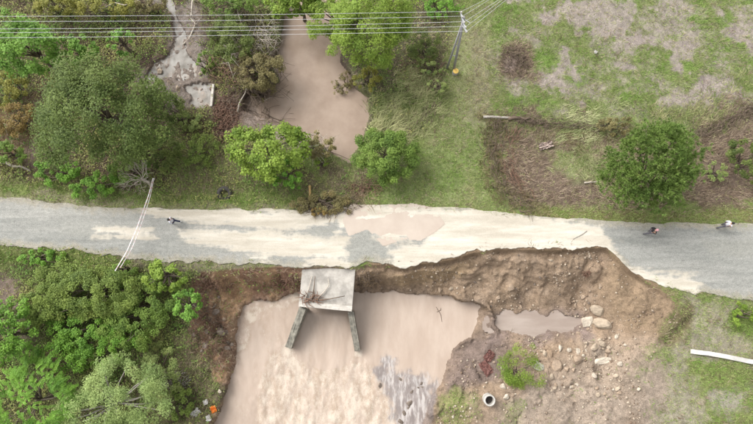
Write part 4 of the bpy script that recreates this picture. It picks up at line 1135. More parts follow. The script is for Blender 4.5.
# ------------------------------------------------------------------ stones
def rock_mesh(seed, mat, flat=0.6, sub=2, ang=0.35):
    bm = bmesh.new(); bmesh.ops.create_icosphere(bm, subdivisions=sub, radius=1.0)
    r = random.Random(seed)
    planes = [(Vector((r.gauss(0, 1), r.gauss(0, 1), r.gauss(0, 1))).normalized(), r.uniform(0.5, 0.85)) for _ in range(9)]
    sx, sy = r.uniform(0.7, 1.2), r.uniform(0.6, 1.0)
    for v in bm.verts:
        for nrm, dd in planes:
            e = v.co.dot(nrm) - dd
            if e > 0: v.co -= nrm * e * 0.9
        v.co = Vector((v.co.x * sx, v.co.y * sy, v.co.z * flat)) * (1 + r.uniform(-.04, .04))
    me = bpy.data.meshes.new('rock'); bm.to_mesh(me); bm.free(); me.materials.append(mat)
    return me
ROCKS = {k: [rock_mesh(i * 17 + len(k), M[k]) for i in range(4)] for k in ('rock', 'rock_white', 'rock_brown', 'rock_dark')}
def chipped(size, rz, mat, name, seed):
    bm = bmesh.new(); bmesh.ops.create_cube(bm, size=1.0)
    bmesh.ops.subdivide_edges(bm, edges=bm.edges[:], cuts=4, use_grid_fill=True)
    r = random.Random(seed)
    pl = [(Vector((r.choice((-1, 1)) * r.uniform(.4, 1), r.choice((-1, 1)) * r.uniform(.4, 1), r.uniform(.1, .9))).normalized(), r.uniform(.48, .60)) for _ in range(6)]
    for v in bm.verts:
        for nn, dd in pl:
            e = v.co.dot(nn) - dd
            if e > 0: v.co -= nn * e
        v.co = Vector((v.co.x * size[0], v.co.y * size[1], v.co.z * size[2])) + Vector((r.uniform(-1, 1), r.uniform(-1, 1), r.uniform(-1, 1))) * 0.022
    me = bpy.data.meshes.new(name); bm.to_mesh(me); bm.free(); me.materials.append(M[mat])
    return link_mesh(name, me, rot=(r.uniform(-.15, .15), r.uniform(-.15, .15), rz))
def stone(px, py, rpx, kind, label, name='boulder', cat='boulder', group=None, sq=1.0, rot=None, lift=0.25):
    p = G(px, py); r_ = rpx * mpp(p[2])
    rz = random.uniform(0, 6.28) if rot is None else rot
    o = link_mesh(name, random.choice(ROCKS[kind]), None, (p[0], p[1], p[2] + r_ * lift), (random.uniform(-.2, .2), random.uniform(-.2, .2), rz), (r_, r_ * sq, r_))
    return tag(o, label, cat, group)
stone(597, 311, 10.0, 'rock', 'largest pale boulder at the east end of the mud puddle', rot=-0.5, sq=0.75)
stone(601, 324, 9.5, 'rock', 'tan wedge shaped boulder below the largest pale boulder', rot=-0.4, sq=0.7)
p = G(587, 322)
o = chipped((0.85, 0.81, 0.42), 0.1, 'rock_white', 'concrete_block', 1); o.location = (p[0], p[1], p[2] + 0.08)
tag(o, 'squarish pale block touching the east tip of the mud puddle', 'block')
p = G(539, 367); o = chipped((0.81, 0.64, 0.34), -0.5, 'concrete_pale', 'concrete_block', 2); o.location = (p[0], p[1], p[2] + 0.06)
tag(o, 'white angular block right of the vivid green weed clump', 'block')
p = G(601, 361); o = chipped((1.15, 0.47, 0.30), 0.25, 'rock_white', 'concrete_block', 3); o.location = (p[0], p[1], p[2] + 0.06)
tag(o, 'long white block on the dirt south of the boulders', 'block')
stone(556, 365, 7.0, 'rock_brown', 'round brown boulder between the white block and the rubble', sq=0.95)
stone(566, 369, 4.2, 'rock_brown', 'small brown boulder beside the round brown boulder')
stone(576, 360, 7.5, 'rock_brown', 'broad mud coloured boulder at the right of the pale rubble patch', sq=0.75)
stone(560, 348, 4.8, 'rock_white', 'upright pale boulder at the left of the pale rubble patch', sq=0.6, rot=1.4)
stone(594, 347, 4.6, 'rock', 'left of the two rounded stones under the boulder group', sq=0.8)
stone(602, 344, 5.0, 'rock', 'right of the two rounded stones under the boulder group', sq=0.8)
stone(608, 351, 4.6, 'rock_brown', 'brown stone right of the rounded stone pair', sq=0.7)
stone(583, 297, 4.0, 'rock_brown', 'tan stone above the squarish block in the gully')
stone(510, 288, 5.6, 'rock_brown', 'smooth pinkish boulder on the slope above the mud puddle', sq=0.8)
stone(533, 366, 2.6, 'rock_white', 'pale stone just left of the white angular block', name='stone', cat='stone')
stone(503, 386, 4.6, 'rock_white', 'pale rounded stone under the weed clump next to the pipe', sq=0.8)
stone(506, 397, 4.4, 'rock_white', 'pale rounded stone below the weed clump next to the pipe', sq=0.8)
stone(638, 389, 3.2, 'rock_white', 'single pale stone on the grey dirt at lower right', name='stone', cat='stone', sq=0.6)
stone(625, 345, 2.6, 'rock_white', 'lone white stone right of the rounded stone pair', name='stone', cat='stone', sq=0.7)
stone(440, 290, 4.2, 'rock_brown', 'brown stone on the north shore of the big pool', sq=0.7)
stone(451, 289, 4.0, 'rock', 'grey stone on the north shore of the big pool', sq=0.6)
stone(216, 312, 5.0, 'rock_dark', 'dark boulder on the brown bank below the bright saplings', sq=0.8)
stone(222, 331, 6.0, 'rock_dark', 'dark boulder at the water edge on the west bank', sq=0.8)
stone(205, 345, 5.0, 'rock_dark', 'dark boulder up the west bank', sq=0.8)
stone(228, 348, 4.6, 'rock_dark', 'dark flat boulder lowest on the west bank shore', sq=0.7)
stone(114, 364, 4.2, 'rock_white', 'white stone above the pale sage tree', sq=0.7)
stone(28, 328, 3.0, 'rock_white', 'white stone in the bare soil at the left edge', name='stone', cat='stone')
stone(220, 391, 2.8, 'rock_white', 'white stone at the water edge near the bottom', name='stone', cat='stone')
# scattered rubble that is alike
rs = random.Random(21)
def scatter(n, box, rlo, rhi, kinds, label, group):
    for _ in range(n):
        px = rs.uniform(box[0], box[2]); py = rs.uniform(box[1], box[3])
        q = G(px, py)
        if abs(q[2] - WL) < 0.12 or float(sdf(np.array([q[0]]), np.array([q[1]]), PUD)[0]) < 0.1 or float(sdf(np.array([q[0]]), np.array([q[1]]), POOL)[0]) < 0.1: continue
        if float(sdf(np.array([q[0]]), np.array([q[1]]), PIT)[0]) > -0.4: continue
        stone(px, py, rlo + (rhi - rlo) * rs.random() ** 1.7, rs.choice(kinds), label, 'rubble_stone', 'stone', group, sq=rs.uniform(0.6, 0.95))
scatter(52, (538, 335, 620, 395), 1.5, 4.4, ['rock', 'rock_white', 'rock_brown', 'rock'], 'small rubble stone strewn over the dirt below the boulders', 'small rubble below the boulders')
scatter(26, (470, 255, 600, 310), 1.3, 2.6, ['rock_brown', 'rock', 'rock_brown', 'rock_dark'], 'small brown stone on the slope under the sandy road', 'small stones on the slope under the road')
scatter(16, (572, 268, 592, 345), 1.4, 2.8, ['rock_brown', 'rock', 'rock_dark'], 'small stone lining the gully at the east end of the mud puddle', 'small stones in the gully')
scatter(18, (450, 350, 540, 424), 1.3, 2.4, ['rock', 'rock_brown', 'rock_white'], 'small stone on the dark mud around pipe and weeds', 'small stones around the pipe')
scatter(26, (192, 285, 238, 352), 1.4, 3.4, ['rock_dark', 'rock_dark', 'rock_brown', 'redx'[:0] or 'rock_brown'], 'small dark stone on the brown west bank', 'small dark stones on the west bank')
scatter(12, (600, 335, 670, 424), 1.2, 2.0, ['rock', 'rock_white', 'rock_brown'], 'tiny pale stone on the grey dirt at lower right', 'tiny stones on the grey dirt')
# rocks breaking the surface in the shoal
for _ in range(14):
    while True:
        px, py = rs.uniform(374, 438), rs.uniform(356, 430)
        q = P(px, py, WL)
        if float(sdf(np.array([q[0]]), np.array([q[1]]), SHOAL)[0]) < -0.05: break
    r_ = rs.uniform(0.15, 0.4)
    o = link_mesh('shoal_rock', rs.choice(ROCKS['rock_dark']), None, (q[0], q[1], WL - r_ * 0.25), (0, 0, rs.uniform(0, 6)), (r_, r_ * 0.7, r_ * 0.8))
    tag(o, 'dark wet rock breaking the surface of the shoal in the pool', 'rock', 'dark rocks of the shoal')
# gravel: uncountable
r = np.random.default_rng(31)
x = r.uniform(P(360, 300)[0], P(700, 300)[0], 40000); y = r.uniform(-13, P(0, 246)[1], 40000)
dpit = sdf(x, y, PIT); k = (dpit < -0.3) & (sdf(x, y, POOL) > 0.1) & (sdf(x, y, PUD) > 0.1)
k &= r.random(len(x)) < 0.03 + 0.97 * vnoise(x / 1.9, y / 1.9, 66) ** 4
x, y = x[k][:5000], y[k][:5000]; z = ground(x, y)
s = 0.022 + 0.11 * r.random(len(x)) ** 4
octv = np.array([[1, 0, 0], [-1, 0, 0], [0, 1, 0], [0, -1, 0], [0, 0, .8], [0, 0, -.8]])
octf = np.array([[0, 2, 4], [2, 1, 4], [1, 3, 4], [3, 0, 4], [2, 0, 5], [1, 2, 5], [3, 1, 5], [0, 3, 5]])
a = r.uniform(0, 6.28, len(x)); ca_, sa_ = np.cos(a), np.sin(a)
ov = octv[None] * s[:, None, None] * r.uniform(0.7, 1.3, (len(x), 6, 1))
vx = ov[..., 0] * ca_[:, None] - ov[..., 1] * sa_[:, None]; vy = ov[..., 0] * sa_[:, None] + ov[..., 1] * ca_[:, None]
v = np.stack([vx + x[:, None], vy + y[:, None], ov[..., 2] + z[:, None] + s[:, None] * 0.3], 2).reshape(-1, 3)
f = (octf[None] + (np.arange(len(x)) * 6)[:, None, None]).reshape(-1, 3)
cc = lerp3(r.random(len(x)) ** 1.2, (0.17, 0.12, 0.085), (0.44, 0.37, 0.29))
o = mesh_from('gravel', v, f, attr_mat('gravel_stone', 0.85), False, attrs={'colour': ('FLOAT_COLOR', np.repeat(cc, 6, 0))})
tag(o, 'loose gravel and pebbles in the washed out dirt', 'gravel', kind='stuff')

# ------------------------------------------------------------------ broken slab in the north-west
p = G(202, 95)
mb = MB(); mb.box((0, 0, 0), (0.22, 2.0, 0.3), Matrix.Rotation(-0.08, 3, 'Z'))
sl = mb.build('concrete_beam', M['concrete_pale'], bevel=0.03); p = G(213, 96); sl.location = (p[0], p[1], p[2] + 0.12); sl.rotation_euler = (0.06, -0.08, 0)
tag(sl, 'narrow pale concrete beam between the rapids and the reddish litter', 'beam')
p = G(187, 72)
for (px, py, r_, lab) in ((160, 72, 4.5, 'pale tan rock left of the small rapids'), (178, 88, 3.6, 'grey rock below the small rapids'), (201, 74, 3.4, 'grey rock right of the small rapids')):
    stone(px, py, r_, 'rock', lab, sq=0.8)

# ------------------------------------------------------------------ concrete pipe standing in the mud
p = G(488, 399)
def ring(r0, r1, h, n_=32):
    V = []; Fc = []
    for k in range(n_):
        a = 2 * math.pi * k / n_; c_, s_2 = math.cos(a), math.sin(a)
        V += [(r1 * c_, r1 * s_2, -0.4), (r1 * c_, r1 * s_2, h - 0.03), ((r1 - .03) * c_, (r1 - .03) * s_2, h), ((r0 + .03) * c_, (r0 + .03) * s_2, h), (r0 * c_, r0 * s_2, h - 0.03), (r0 * c_, r0 * s_2, -0.4)]
    for k in range(n_):
        b0, b1 = k * 6, ((k + 1) % n_) * 6
        for q in range(6):
            q2 = (q + 1) % 6
            Fc.append((b0 + q, b1 + q, b1 + q2, b0 + q2))
    return V, Fc
pipe = tag(empty('concrete_pipe', tuple(p), 0), 'upright round concrete pipe sunk in the mud by the pool', 'pipe')
o = mesh_from('pipe_wall', *ring(0.34, 0.46, 0.75), M['concrete'], False, pipe)
V = [(0.35 * math.cos(2 * math.pi * k / 24), 0.35 * math.sin(2 * math.pi * k / 24), 0.12) for k in range(24)]  # near-black disc paints in the shade deep inside the pipe
mesh_from('pipe_shade_disc', V, [tuple(range(24))], plain('pipe_shade_disc', (0.03, 0.022, 0.018), 0.6), False, pipe)

# ------------------------------------------------------------------ utility pole and wires
ZP = 8.5
pb = G(454, 70); pt = P(464, 17, ZP)
pole = tag(empty('utility_pole', tuple(pb)), 'tall grey twin legged utility pole carrying five wires', 'pole')
L_ = Vector(pt) - Vector(pb)
mb = MB(); mb.tube([Vector((0, 0, -0.5)), L_ * 0.5, L_], [0.11, 0.10, 0.08], 10); mb.build('shaft', M['pole'], pole, True)
mb = MB(); mb.tube([Vector((-0.6, 0.2, -0.5)), L_ * 0.5 + Vector((-0.28, 0.08, 0)), L_ * 0.97], [0.09, 0.08, 0.06], 10); mb.build('strut_leg', M['pole'], pole, True)
for q in (0.3, 0.5, 0.72):
    mb = MB(); mb.tube([L_ * q, L_ * q + Vector((-0.56 * (1 - q) , 0.18 * (1 - q), 0))], 0.035, 5); mb.build('cross_tie', M['steel'], pole)
WP = [(461.5, 11.3), (462.5, 16), (464.5, 21.5), (466, 26.3), (467, 31)]
WPp = [P(a, b, ZP + 0.25) for a, b in WP]
arm0, arm1 = WPp[0] - [0, 0, 0.22], WPp[-1] - [0, 0, 0.22]
mb = MB(); mb.tube([Vector(arm0 - pb), Vector((arm0 + arm1) / 2 - pb), Vector(arm1 - pb)], 0.06, 6); arm_o = mb.build('crossarm', M['steel'], pole)
mb = MB(); mb.tube([Vector(pt - pb) - Vector((0, 0, 1.0)), Vector(arm0 - pb)], 0.03, 5); mb.build('brace', M['steel'], pole)
mb = MB(); mb.tube([Vector(pt - pb) - Vector((0, 0, 1.0)), Vector(arm1 - pb)], 0.03, 5); mb.build('brace', M['steel'], pole)
mb = MB(); mb.tube([Vector(pt - pb) - Vector((0, 0, 0.2)), Vector((arm0 + arm1) / 2 - pb) + Vector((0.45, 0, 0))], 0.03, 5); mb.build('brace', M['steel'], pole)
for q in WPp:
    b0 = Vector(q - pb) - Vector((0, 0, 0.2))
    mb = MB(); mb.tube([b0, b0 + Vector((0, 0, .06)), b0 + Vector((0, 0, .1)), b0 + Vector((0, 0, .16)), b0 + Vector((0, 0, .2))], [0.03, 0.07, 0.05, 0.07, 0.03], 8); mb.build('insulator', M['ceramic'], arm_o, True)
LEFTY = [16.2, 21.3, 28.6, 32.6, 37.6]; MIDY = [14.8, 20.2, 26.8, 30.4, 35.2]
ENDR = [(481, 0), (486, 0), (496, 0), (500, 0), (504, 0)]
WN = ['topmost', 'second from the top', 'middle one', 'second from the bottom', 'lowest']
for i in range(5):
    zl, zm = 7.7, 7.6
    a = Vector(WPp[i]); m_w = Vector(P(230, MIDY[i], zm)); l_w = Vector(P(0, LEFTY[i], zl))
    # parabola through the three points, continued to a pole beyond the frame
    pts = []
    for s in np.linspace(0, 1.35, 34):
        xw = a.x + (l_w.x - a.x) * s
        def lag(f):
            x0, x1, x2 = a.x, m_w.x, l_w.x
            return f(a) * (xw - x1) * (xw - x2) / ((x0 - x1) * (x0 - x2)) + f(m_w) * (xw - x0) * (xw - x2) / ((x1 - x0) * (x1 - x2)) + f(l_w) * (xw - x0) * (xw - x1) / ((x2 - x0) * (x2 - x1))
        pts.append(Vector((xw, lag(lambda q: q.y), lag(lambda q: q.z))))
    e = Vector(P(ENDR[i][0], ENDR[i][1], ZP - 0.2)); d = e - a
    pts = pts[::-1] + [a + d * t_ - Vector((0, 0, 0.12 * t_ * (12 - t_) * 0.2)) for t_ in np.linspace(0.3, 12, 20)]
    V_, F_ = tube(pts, 0.011, 5)
    o = mesh_from('power_wire', V_, F_, M['wire'], True)
    tag(o, f'thin grey overhead power wire, {WN[i]} of the five at the pole', 'wire', 'overhead power wires')
p = G(455, 73)
st_ = tag(empty('sawn_stump', tuple(p)), 'short round stump with a yellow sawn top at the pole foot', 'stump')
mb = MB(); mb.tube([(0, 0, -.3), (0, 0, .45)], [0.27, 0.25], 14); mb.build('stump_side', M['bark_grey'], st_)
mb = MB(); mb.tube([(0, 0, .451), (0, 0, .47)], [0.245, 0.24], 14); mb.build('sawn_top', M['sawn'], st_)

# ------------------------------------------------------------------ barrier tape across the road
n = NT('barrier_tape')
tc = n.attr('run')
fr = n.math('FRACT', n.math('MULTIPLY', tc.outputs['Fac'], 2.2))
c = n.mix(n.math('GREATER_THAN', fr, 0.62), (0.58, 0.55, 0.55), (0.55, 0.40, 0.40))
n.set(Base_Color=c, Roughness=0.45)
tape_m = n.m
def ribbon(name, ctrl, width, twist, mat, parent=None, thick=0.004, N=90, seed=0):
    c_ = np.array(ctrl); t = np.linspace(0, 1, len(c_)); ts = np.linspace(0, 1, N)
    pts = np.stack([np.interp(ts, t, c_[:, i]) for i in range(3)], 1)
    for _ in range(6): pts[1:-1] = (pts[:-2] + 2 * pts[1:-1] + pts[2:]) / 4
    V = []; run = []; acc_ = 0
    for i in range(N):
        d = Vector(pts[min(i + 1, N - 1)] - pts[max(i - 1, 0)]).normalized()
        if i: acc_ += np.linalg.norm(pts[i] - pts[i - 1])
        s1 = d.cross(Vector((0, 0, 1))).normalized(); s2 = d.cross(s1)
        a = twist * (0.6 * math.sin(ts[i] * 9 + seed) + 0.4 * math.sin(ts[i] * 23 + 2 * seed))
        w = (s1 * math.cos(a) + s2 * math.sin(a)) * width / 2; tn_ = d.cross(w).normalized() * thick
        q = Vector(pts[i]); V += [tuple(q - w - tn_), tuple(q + w - tn_), tuple(q + w + tn_), tuple(q - w + tn_)]; run += [acc_] * 4
    Fc = []
    for i in range(N - 1):
        for k in range(4):
            k2 = (k + 1) % 4; Fc.append((i * 4 + k, i * 4 + k2, i * 4 + 4 + k2, i * 4 + 4 + k))
    Fc += [(3, 2, 1, 0), tuple((N - 1) * 4 + k for k in range(4))]
    return mesh_from(name, V, Fc, mat, False, parent, {'run': ('FLOAT', run)})
tp = tag(empty('barrier_tape', tuple(P(152, 178, 0))), 'pale red and white barrier tape strung across the road from the bare tree', 'tape')
tl = np.array(tp.location)
ribbon('tape_strand', [P(153, 178, 2.0) - tl, P(149, 194, 1.6) - tl, P(143, 211, 1.25) - tl, P(136, 230, 1.1) - tl, P(127, 251, 1.25) - tl, P(115, 271, 1.6) - tl], 0.07, 0.5, tape_m, tp, seed=1)
ribbon('tape_strand', [P(154, 178, 1.9) - tl, P(150, 197, 1.45) - tl, P(145, 213, 1.1) - tl, P(139, 231, 0.9) - tl, P(131, 250, 1.0) - tl, P(120, 268, 1.3) - tl], 0.06, 0.5, tape_m, tp, seed=2)
wp0, wp1, wp2 = G(689, 351, 0.25), G(718, 355, 0.2), G(757, 363, 0.25)
o = ribbon('white_sheet', [wp0, (wp0 + wp1) / 2, wp1, (wp1 + wp2) / 2, wp2, G(790, 370, 0.25)], 0.34, 0.5, M['plastic_white'], None, 0.05, 60, 3)
tag(o, 'long white plastic strip lying on the grass at the right edge', 'strip')

# ------------------------------------------------------------------ debris: logs, branches, litter
def log(px0, py0, px1, py1, r0, r1, mat, name, label, cat='log', bend=0.2, zup=0.12, nodes=5, group=None):
    a, b = G(px0, py0, zup), G(px1, py1, zup)
    root = a * 0.5 + b * 0.5
    pts = []; rr_ = random.Random(int(px0 * 3 + py1))
    for t in np.linspace(0, 1, nodes):
        q = a * (1 - t) + b * t; gzz = float(ground(q[0], q[1])) + zup
        pts.append(Vector((q[0] + rr_.uniform(-1, 1) * bend, q[1] + rr_.uniform(-1, 1) * bend, max(gzz, q[2] - .1))))
    V_, F_ = tube(pts, list(np.linspace(r0, r1, nodes)), 7)
    return tag(mesh_from(name, V_, F_, M[mat], True), label, cat, group)
log(-5, 163, 31, 170, 0.16, 0.08, 'deadwood', 'fallen_log', 'pale fallen log on the verge at the left edge')
log(483, 117, 512, 118, 0.12, 0.10, 'bark_grey', 'wooden_beam', 'grey beam lying at the edge of the brown hollow', bend=0.04)
log(507, 119, 530, 119, 0.16, 0.10, 'darkwood', 'fallen_log', 'dark log at the head of the brown hollow', bend=0.1)
log(584, 183, 597, 182, 0.07, 0.05, 'deadwood', 'pale_branch', 'pale stick on brown litter left of the pine', 'branch', 0.03)
log(310, 186, 310, 200, 0.11, 0.09, 'plank', 'wooden_plank', 'short yellowish plank standing in debris at the road edge', 'plank', 0.02)
log(182, 45, 201, 20, 0.07, 0.03, 'deadwood', 'pale_branch', 'curved pale branch beside the narrow stream at top left', 'branch', 0.25)
log(198, 0, 196, 45, 0.08, 0.04, 'deadwood', 'pale_branch', 'long pale branch hanging down from the top edge', 'branch', 0.3, 1.2)
log(110, 18, 165, 10, 0.06, 0.03, 'deadwood', 'pale_branch', 'thin pale branch in the yellow bush under the wires', 'branch', 0.4, 1.8)
log(238, 116, 254, 76, 0.07, 0.03, 'deadwood', 'arched_branch', 'arched straw coloured branch left of the pond', 'branch', 0.3, 0.5)
log(260, 104, 272, 98, 0.09, 0.05, 'deadwood', 'pale_branch', 'short white branch beside a dark hole on the pond shore', 'branch', 0.05, 0.3)
log(262, 106, 312, 128, 0.06, 0.02, 'darkwood', 'drift_branch', 'upper dark drift branch reaching into the pond', 'branch', 0.15, 0.25)
log(262, 112, 318, 138, 0.06, 0.02, 'darkwood', 'drift_branch', 'lower dark drift branch along the south shore of the pond', 'branch', 0.2, 0.25)
log(285, 100, 302, 78, 0.035, 0.015, 'darkwood', 'drift_branch', 'thin dark twig rising out of the pond water', 'branch', 0.2, 0.4)
log(330, 152, 352, 158, 0.05, 0.02, 'darkwood', 'drift_branch', 'dark drift branch at the south tip of the pond', 'branch', 0.2, 0.15)
log(586, 230, 572, 240, 0.04, 0.02, 'bark_grey', 'thin_stick', 'thin grey stick lying on the white sand of the road', 'stick', 0.1, 0.09)
for (a0, b0, a1, b1, lab) in ((436, 307, 442, 322, 'longer dark twig floating in the big pool'), (437, 312, 441, 308, 'short dark twig floating in the big pool')):
    a, b = P(a0, b0, WL + .02), P(a1, b1, WL + .02)
    V_, F_ = tube([a, (a + b) / 2 + [0.15, 0, 0], b], [0.02, 0.024, 0.012], 5)
    tag(mesh_from('drift_twig', V_, F_, M['darkwood'], True), lab, 'twig')
# branches caught on the culvert deck
def deckP(px, py, dz): return P(px, py, ZS + dz)
root = tag(empty('branch_cluster', tuple(deckP(312, 299, 0.1))), 'reddish cluster of twigs caught on the culvert deck', 'branches')
rr = random.Random(77); mb = MB()
for k in range(46):
    a = rr.uniform(0, 6.28); L2 = rr.uniform(0.3, 0.9); x0, y0 = rr.gauss(0, 0.45), rr.gauss(0, 0.22)
    mb.tube([(x0, y0, rr.uniform(0.05, .3)), (x0 + L2 * .5 * math.cos(a), y0 + L2 * .35 * math.sin(a), rr.uniform(.1, .45)), (x0 + L2 * math.cos(a), y0 + L2 * .6 * math.sin(a), rr.uniform(.05, .3))], [0.03, 0.028, 0.012], 4)
mb.build('twig_mass', M['redwood'], root, True)['kind'] = 'stuff'
for i, (pp, mt, lab) in enumerate(([(((305, 300), (309, 288), (312, 276))), 'deadwood', 'upright pale branch at the left of the culvert deck'],
                              [(((316, 300), (324, 292), (329, 285), (328, 278))), 'deadwood', 'hooked pale branch on the culvert deck'],
                              [(((312, 300), (314, 288), (315, 276))), 'darkwood', 'upright dark branch on the culvert deck'],
                              [(((316, 300), (330, 299), (345, 296))), 'darkwood', 'long dark branch lying across the culvert deck'])):
    pts = [deckP(a, b, 0.2 + 0.08 * k) for k, (a, b) in enumerate(pp)]
    V_, F_ = tube(pts, list(np.linspace(0.06, 0.025, len(pts))), 6)
    tag(mesh_from('caught_branch', V_, F_, M[mt], True), lab, 'branch')
# root mats hanging off the banks: dark fibrous debris clumps
def clump(px, py, n_, sx, sy, mat, name, label, cat='debris', L=0.7, hz=0.25, rad=0.016, seed=None):
    root = tag(empty(name, tuple(G(px, py))), label, cat)
    rr = random.Random(seed or int(px + py)); mb = MB(); b0 = G(px, py)
    for k in range(int(n_ * 1.6)):
        a = rr.uniform(0, 6.28); l = L * 0.6 * rr.uniform(0.4, 1.3); ra, rt = 1.45 * rr.random() ** 0.6, rr.uniform(0, 6.283); x0, y0 = ra * math.cos(rt) * sx, ra * math.sin(rt) * sy
        gz = float(ground(b0[0] + x0, b0[1] + y0)) - b0[2]
        z0 = gz + rr.uniform(0, hz)
        mb.tube([(x0, y0, z0), (x0 + l * .5 * math.cos(a), y0 + l * .5 * math.sin(a), z0 + rr.uniform(0, .2)), (x0 + l * math.cos(a), y0 + l * math.sin(a), z0 - rr.uniform(0, .15))], [rad, rad, rad * .5], 4)
    mb.build('twig_mass', M[mat], root, True)['kind'] = 'stuff'
    return root
clump(369, 281, 120, 0.7, 0.5, 'darkwood', 'root_mat', 'dark root mat hanging on the bank right of the culvert', 'roots')
clump(286, 283, 170, 0.9, 0.5, 'redwood', 'root_mat', 'reddish root mat on the bank left of the culvert', 'roots')
clump(212, 284, 150, 1.2, 0.5, 'redwood', 'root_mat', 'reddish brush heap at the left end of the brown cutting', 'roots')
clump(210, 338, 190, 1.0, 1.4, 'redwood', 'brush_pile', 'brown brush pile among the dark stones of the west bank', 'branches')
clump(205, 318, 120, 1.1, 1.1, 'darkwood', 'brush_pile', 'dark brush pile right of the lower sapling', 'branches')
clump(226, 118, 260, 0.75, 1.5, 'redwood', 'brush_pile', 'long reddish brown heap of washed up litter beside the concrete beam', 'branches', L=0.6, rad=0.03)
clump(332, 205, 260, 1.7, 0.55, 'darkwood', 'brush_pile', 'brown debris heap against the north edge of the road', 'branches')
clump(365, 188, 100, 1.0, 0.5, 'redwood', 'brush_pile', 'brown brush under the round olive bush', 'branches')
clump(514, 62, 200, 0.9, 1.0, 'darkwood', 'brush_nest', 'round nest of brown brush in the field right of the path', 'branches', L=0.9)
clump(420, 72, 120, 1.4, 1.2, 'redwood', 'brush_pile', 'dark red brown brush on the bank left of the pole', 'branches', L=0.8)
clump(176, 380, 110, 0.9, 0.5, 'bark_grey', 'brush_pile', 'grey driftwood heap left of the stream near the bottom', 'branches', L=0.6)
def drift(pts, n_, wd, mat, label, L=0.6, rad=0.02, seed=1):
    base = G(*pts[len(pts) // 2]); root = tag(empty('brush_drift', tuple(base)), label, 'branches')
    rr = random.Random(seed); mb = MB(); W_ = [G(*q) for q in pts]
    for k in range(n_):
        i = rr.randrange(len(W_) - 1); t = rr.random(); q = W_[i] * (1 - t) + W_[i + 1] * t
        tang = W_[i + 1] - W_[i]; a = math.atan2(tang[1], tang[0]) + rr.gauss(0, 0.45) + (math.pi if rr.random() < .5 else 0)
        x0, y0 = q[0] + rr.gauss(0, wd), q[1] + rr.gauss(0, wd); z0 = float(ground(x0, y0)) + rr.uniform(0.02, 0.3); l = L * rr.uniform(.5, 1.4)
        mb.tube([(x0 - base[0], y0 - base[1], z0 - base[2]), (x0 - base[0] + l * .5 * math.cos(a), y0 - base[1] + l * .5 * math.sin(a), z0 - base[2] + rr.uniform(0, .12)), (x0 - base[0] + l * math.cos(a), y0 - base[1] + l * math.sin(a), z0 - base[2] - .05)], [rad, rad, rad * .5], 4)
    mb.build('twig_mass', M[mat], root, True)['kind'] = 'stuff'
drift([(502, 122), (494, 138), (492, 155), (496, 172), (504, 188), (516, 200), (530, 207)], 340, 0.4, 'darkwood', 'dark curved drift of brush around the left side of the hollow', seed=2)
drift([(516, 130), (508, 145), (508, 165), (516, 182), (530, 194)], 160, 0.5, 'redwood', 'inner curved drift of reddish brush in the hollow', seed=3)
drift([(516, 120), (545, 124), (575, 126), (605, 128)], 260, 0.2, 'darkwood', 'straight brown drift line of brush above the hollow', seed=4)
drift([(690, 138), (712, 130), (735, 118), (756, 106)], 300, 0.3, 'darkwood', 'brown drift of brush rising to the right edge of the field', seed=5)
drift([(372, 142), (400, 138), (420, 124), (436, 104)], 200, 0.3, 'darkwood', 'dark drift of stalks along the lawn edge below the reeds', seed=6)
clump(248, 58, 60, 1.3, 1.3, 'deadwood', 'vine_tangle', 'straw coloured vine tangle over the thicket left of the pond', 'vines', L=2.6, hz=2.6, rad=0.014)
clump(222, 28, 110, 1.6, 1.6, 'darkwood', 'vine_tangle', 'dark branch tangle under the wires left of the pond', 'vines', L=2.4, hz=3.0, rad=0.018)
clump(262, 80, 110, 1.3, 1.3, 'darkwood', 'vine_tangle', 'brown branch tangle hanging over the left edge of the pond', 'vines', L=2.2, hz=2.2, rad=0.018)
clump(236, 72, 90, 1.5, 1.2, 'redwood', 'vine_tangle', 'reddish brown branch tangle above the reddish litter', 'vines', L=2.0, hz=2.0, rad=0.018)
clump(268, 46, 80, 0.8, 1.4, 'deadwood', 'vine_tangle', 'pale dead stalks drooping over the top left shore of the pond', 'vines', L=2.0, hz=2.0, rad=0.013)
clump(240, 100, 60, 1.0, 1.5, 'darkwood', 'vine_tangle', 'dark vine tangle between the reddish litter and the pond', 'vines', L=2.4, hz=0.8, rad=0.016)
clump(280, 112, 50, 1.6, 0.9, 'darkwood', 'vine_tangle', 'dark drift tangle lying on the silt at the pond', 'vines', L=2.2, hz=0.4, rad=0.016)
clump(316, 146, 50, 1.0, 0.8, 'deadwood', 'vine_tangle', 'straw coloured stalks over the brown olive bush by the pond', 'vines', L=1.8, hz=2.2, rad=0.013)
clump(586, 274, 40, 0.2, 0.18, 'redwood', 'root_mat', 'small dark red root tuft at the head of the gully', 'roots', L=0.5)
# crumpled sheets and litter
def crumple(px, py, sx, sy, mat, name, label, cat, seed, amp=0.15):
    p = G(px, py); bm = bmesh.new(); bmesh.ops.create_grid(bm, x_segments=9, y_segments=9, size=0.5)
    r = random.Random(seed)
    for v in bm.verts:
        v.co = Vector((v.co.x * sx + r.gauss(0, .03), v.co.y * sy + r.gauss(0, .03), 0.08 + amp * r.random()))
    res = bmesh.ops.solidify(bm, geom=bm.faces[:], thickness=0.012)
    me = bpy.data.meshes.new(name); bm.to_mesh(me); bm.free(); me.materials.append(M[mat])
    o = link_mesh(name, me, None, tuple(p), (0, 0, r.uniform(0, 3)))
    return tag(o, label, cat)
crumple(489, 356, 0.9, 0.7, 'rust', 'crumpled_sheet', 'upper rust red crumpled sheet left of the weed clump', 'sheet', 1)
crumple(486, 368, 1.2, 0.8, 'rust', 'crumpled_sheet', 'lower rust red crumpled sheet left of the weed clump', 'sheet', 2)
crumple(545, 146, 1.2, 0.6, 'rag', 'rag_heap', 'pinkish white rag heap at the rim of the brown hollow', 'rags', 3, 0.3)
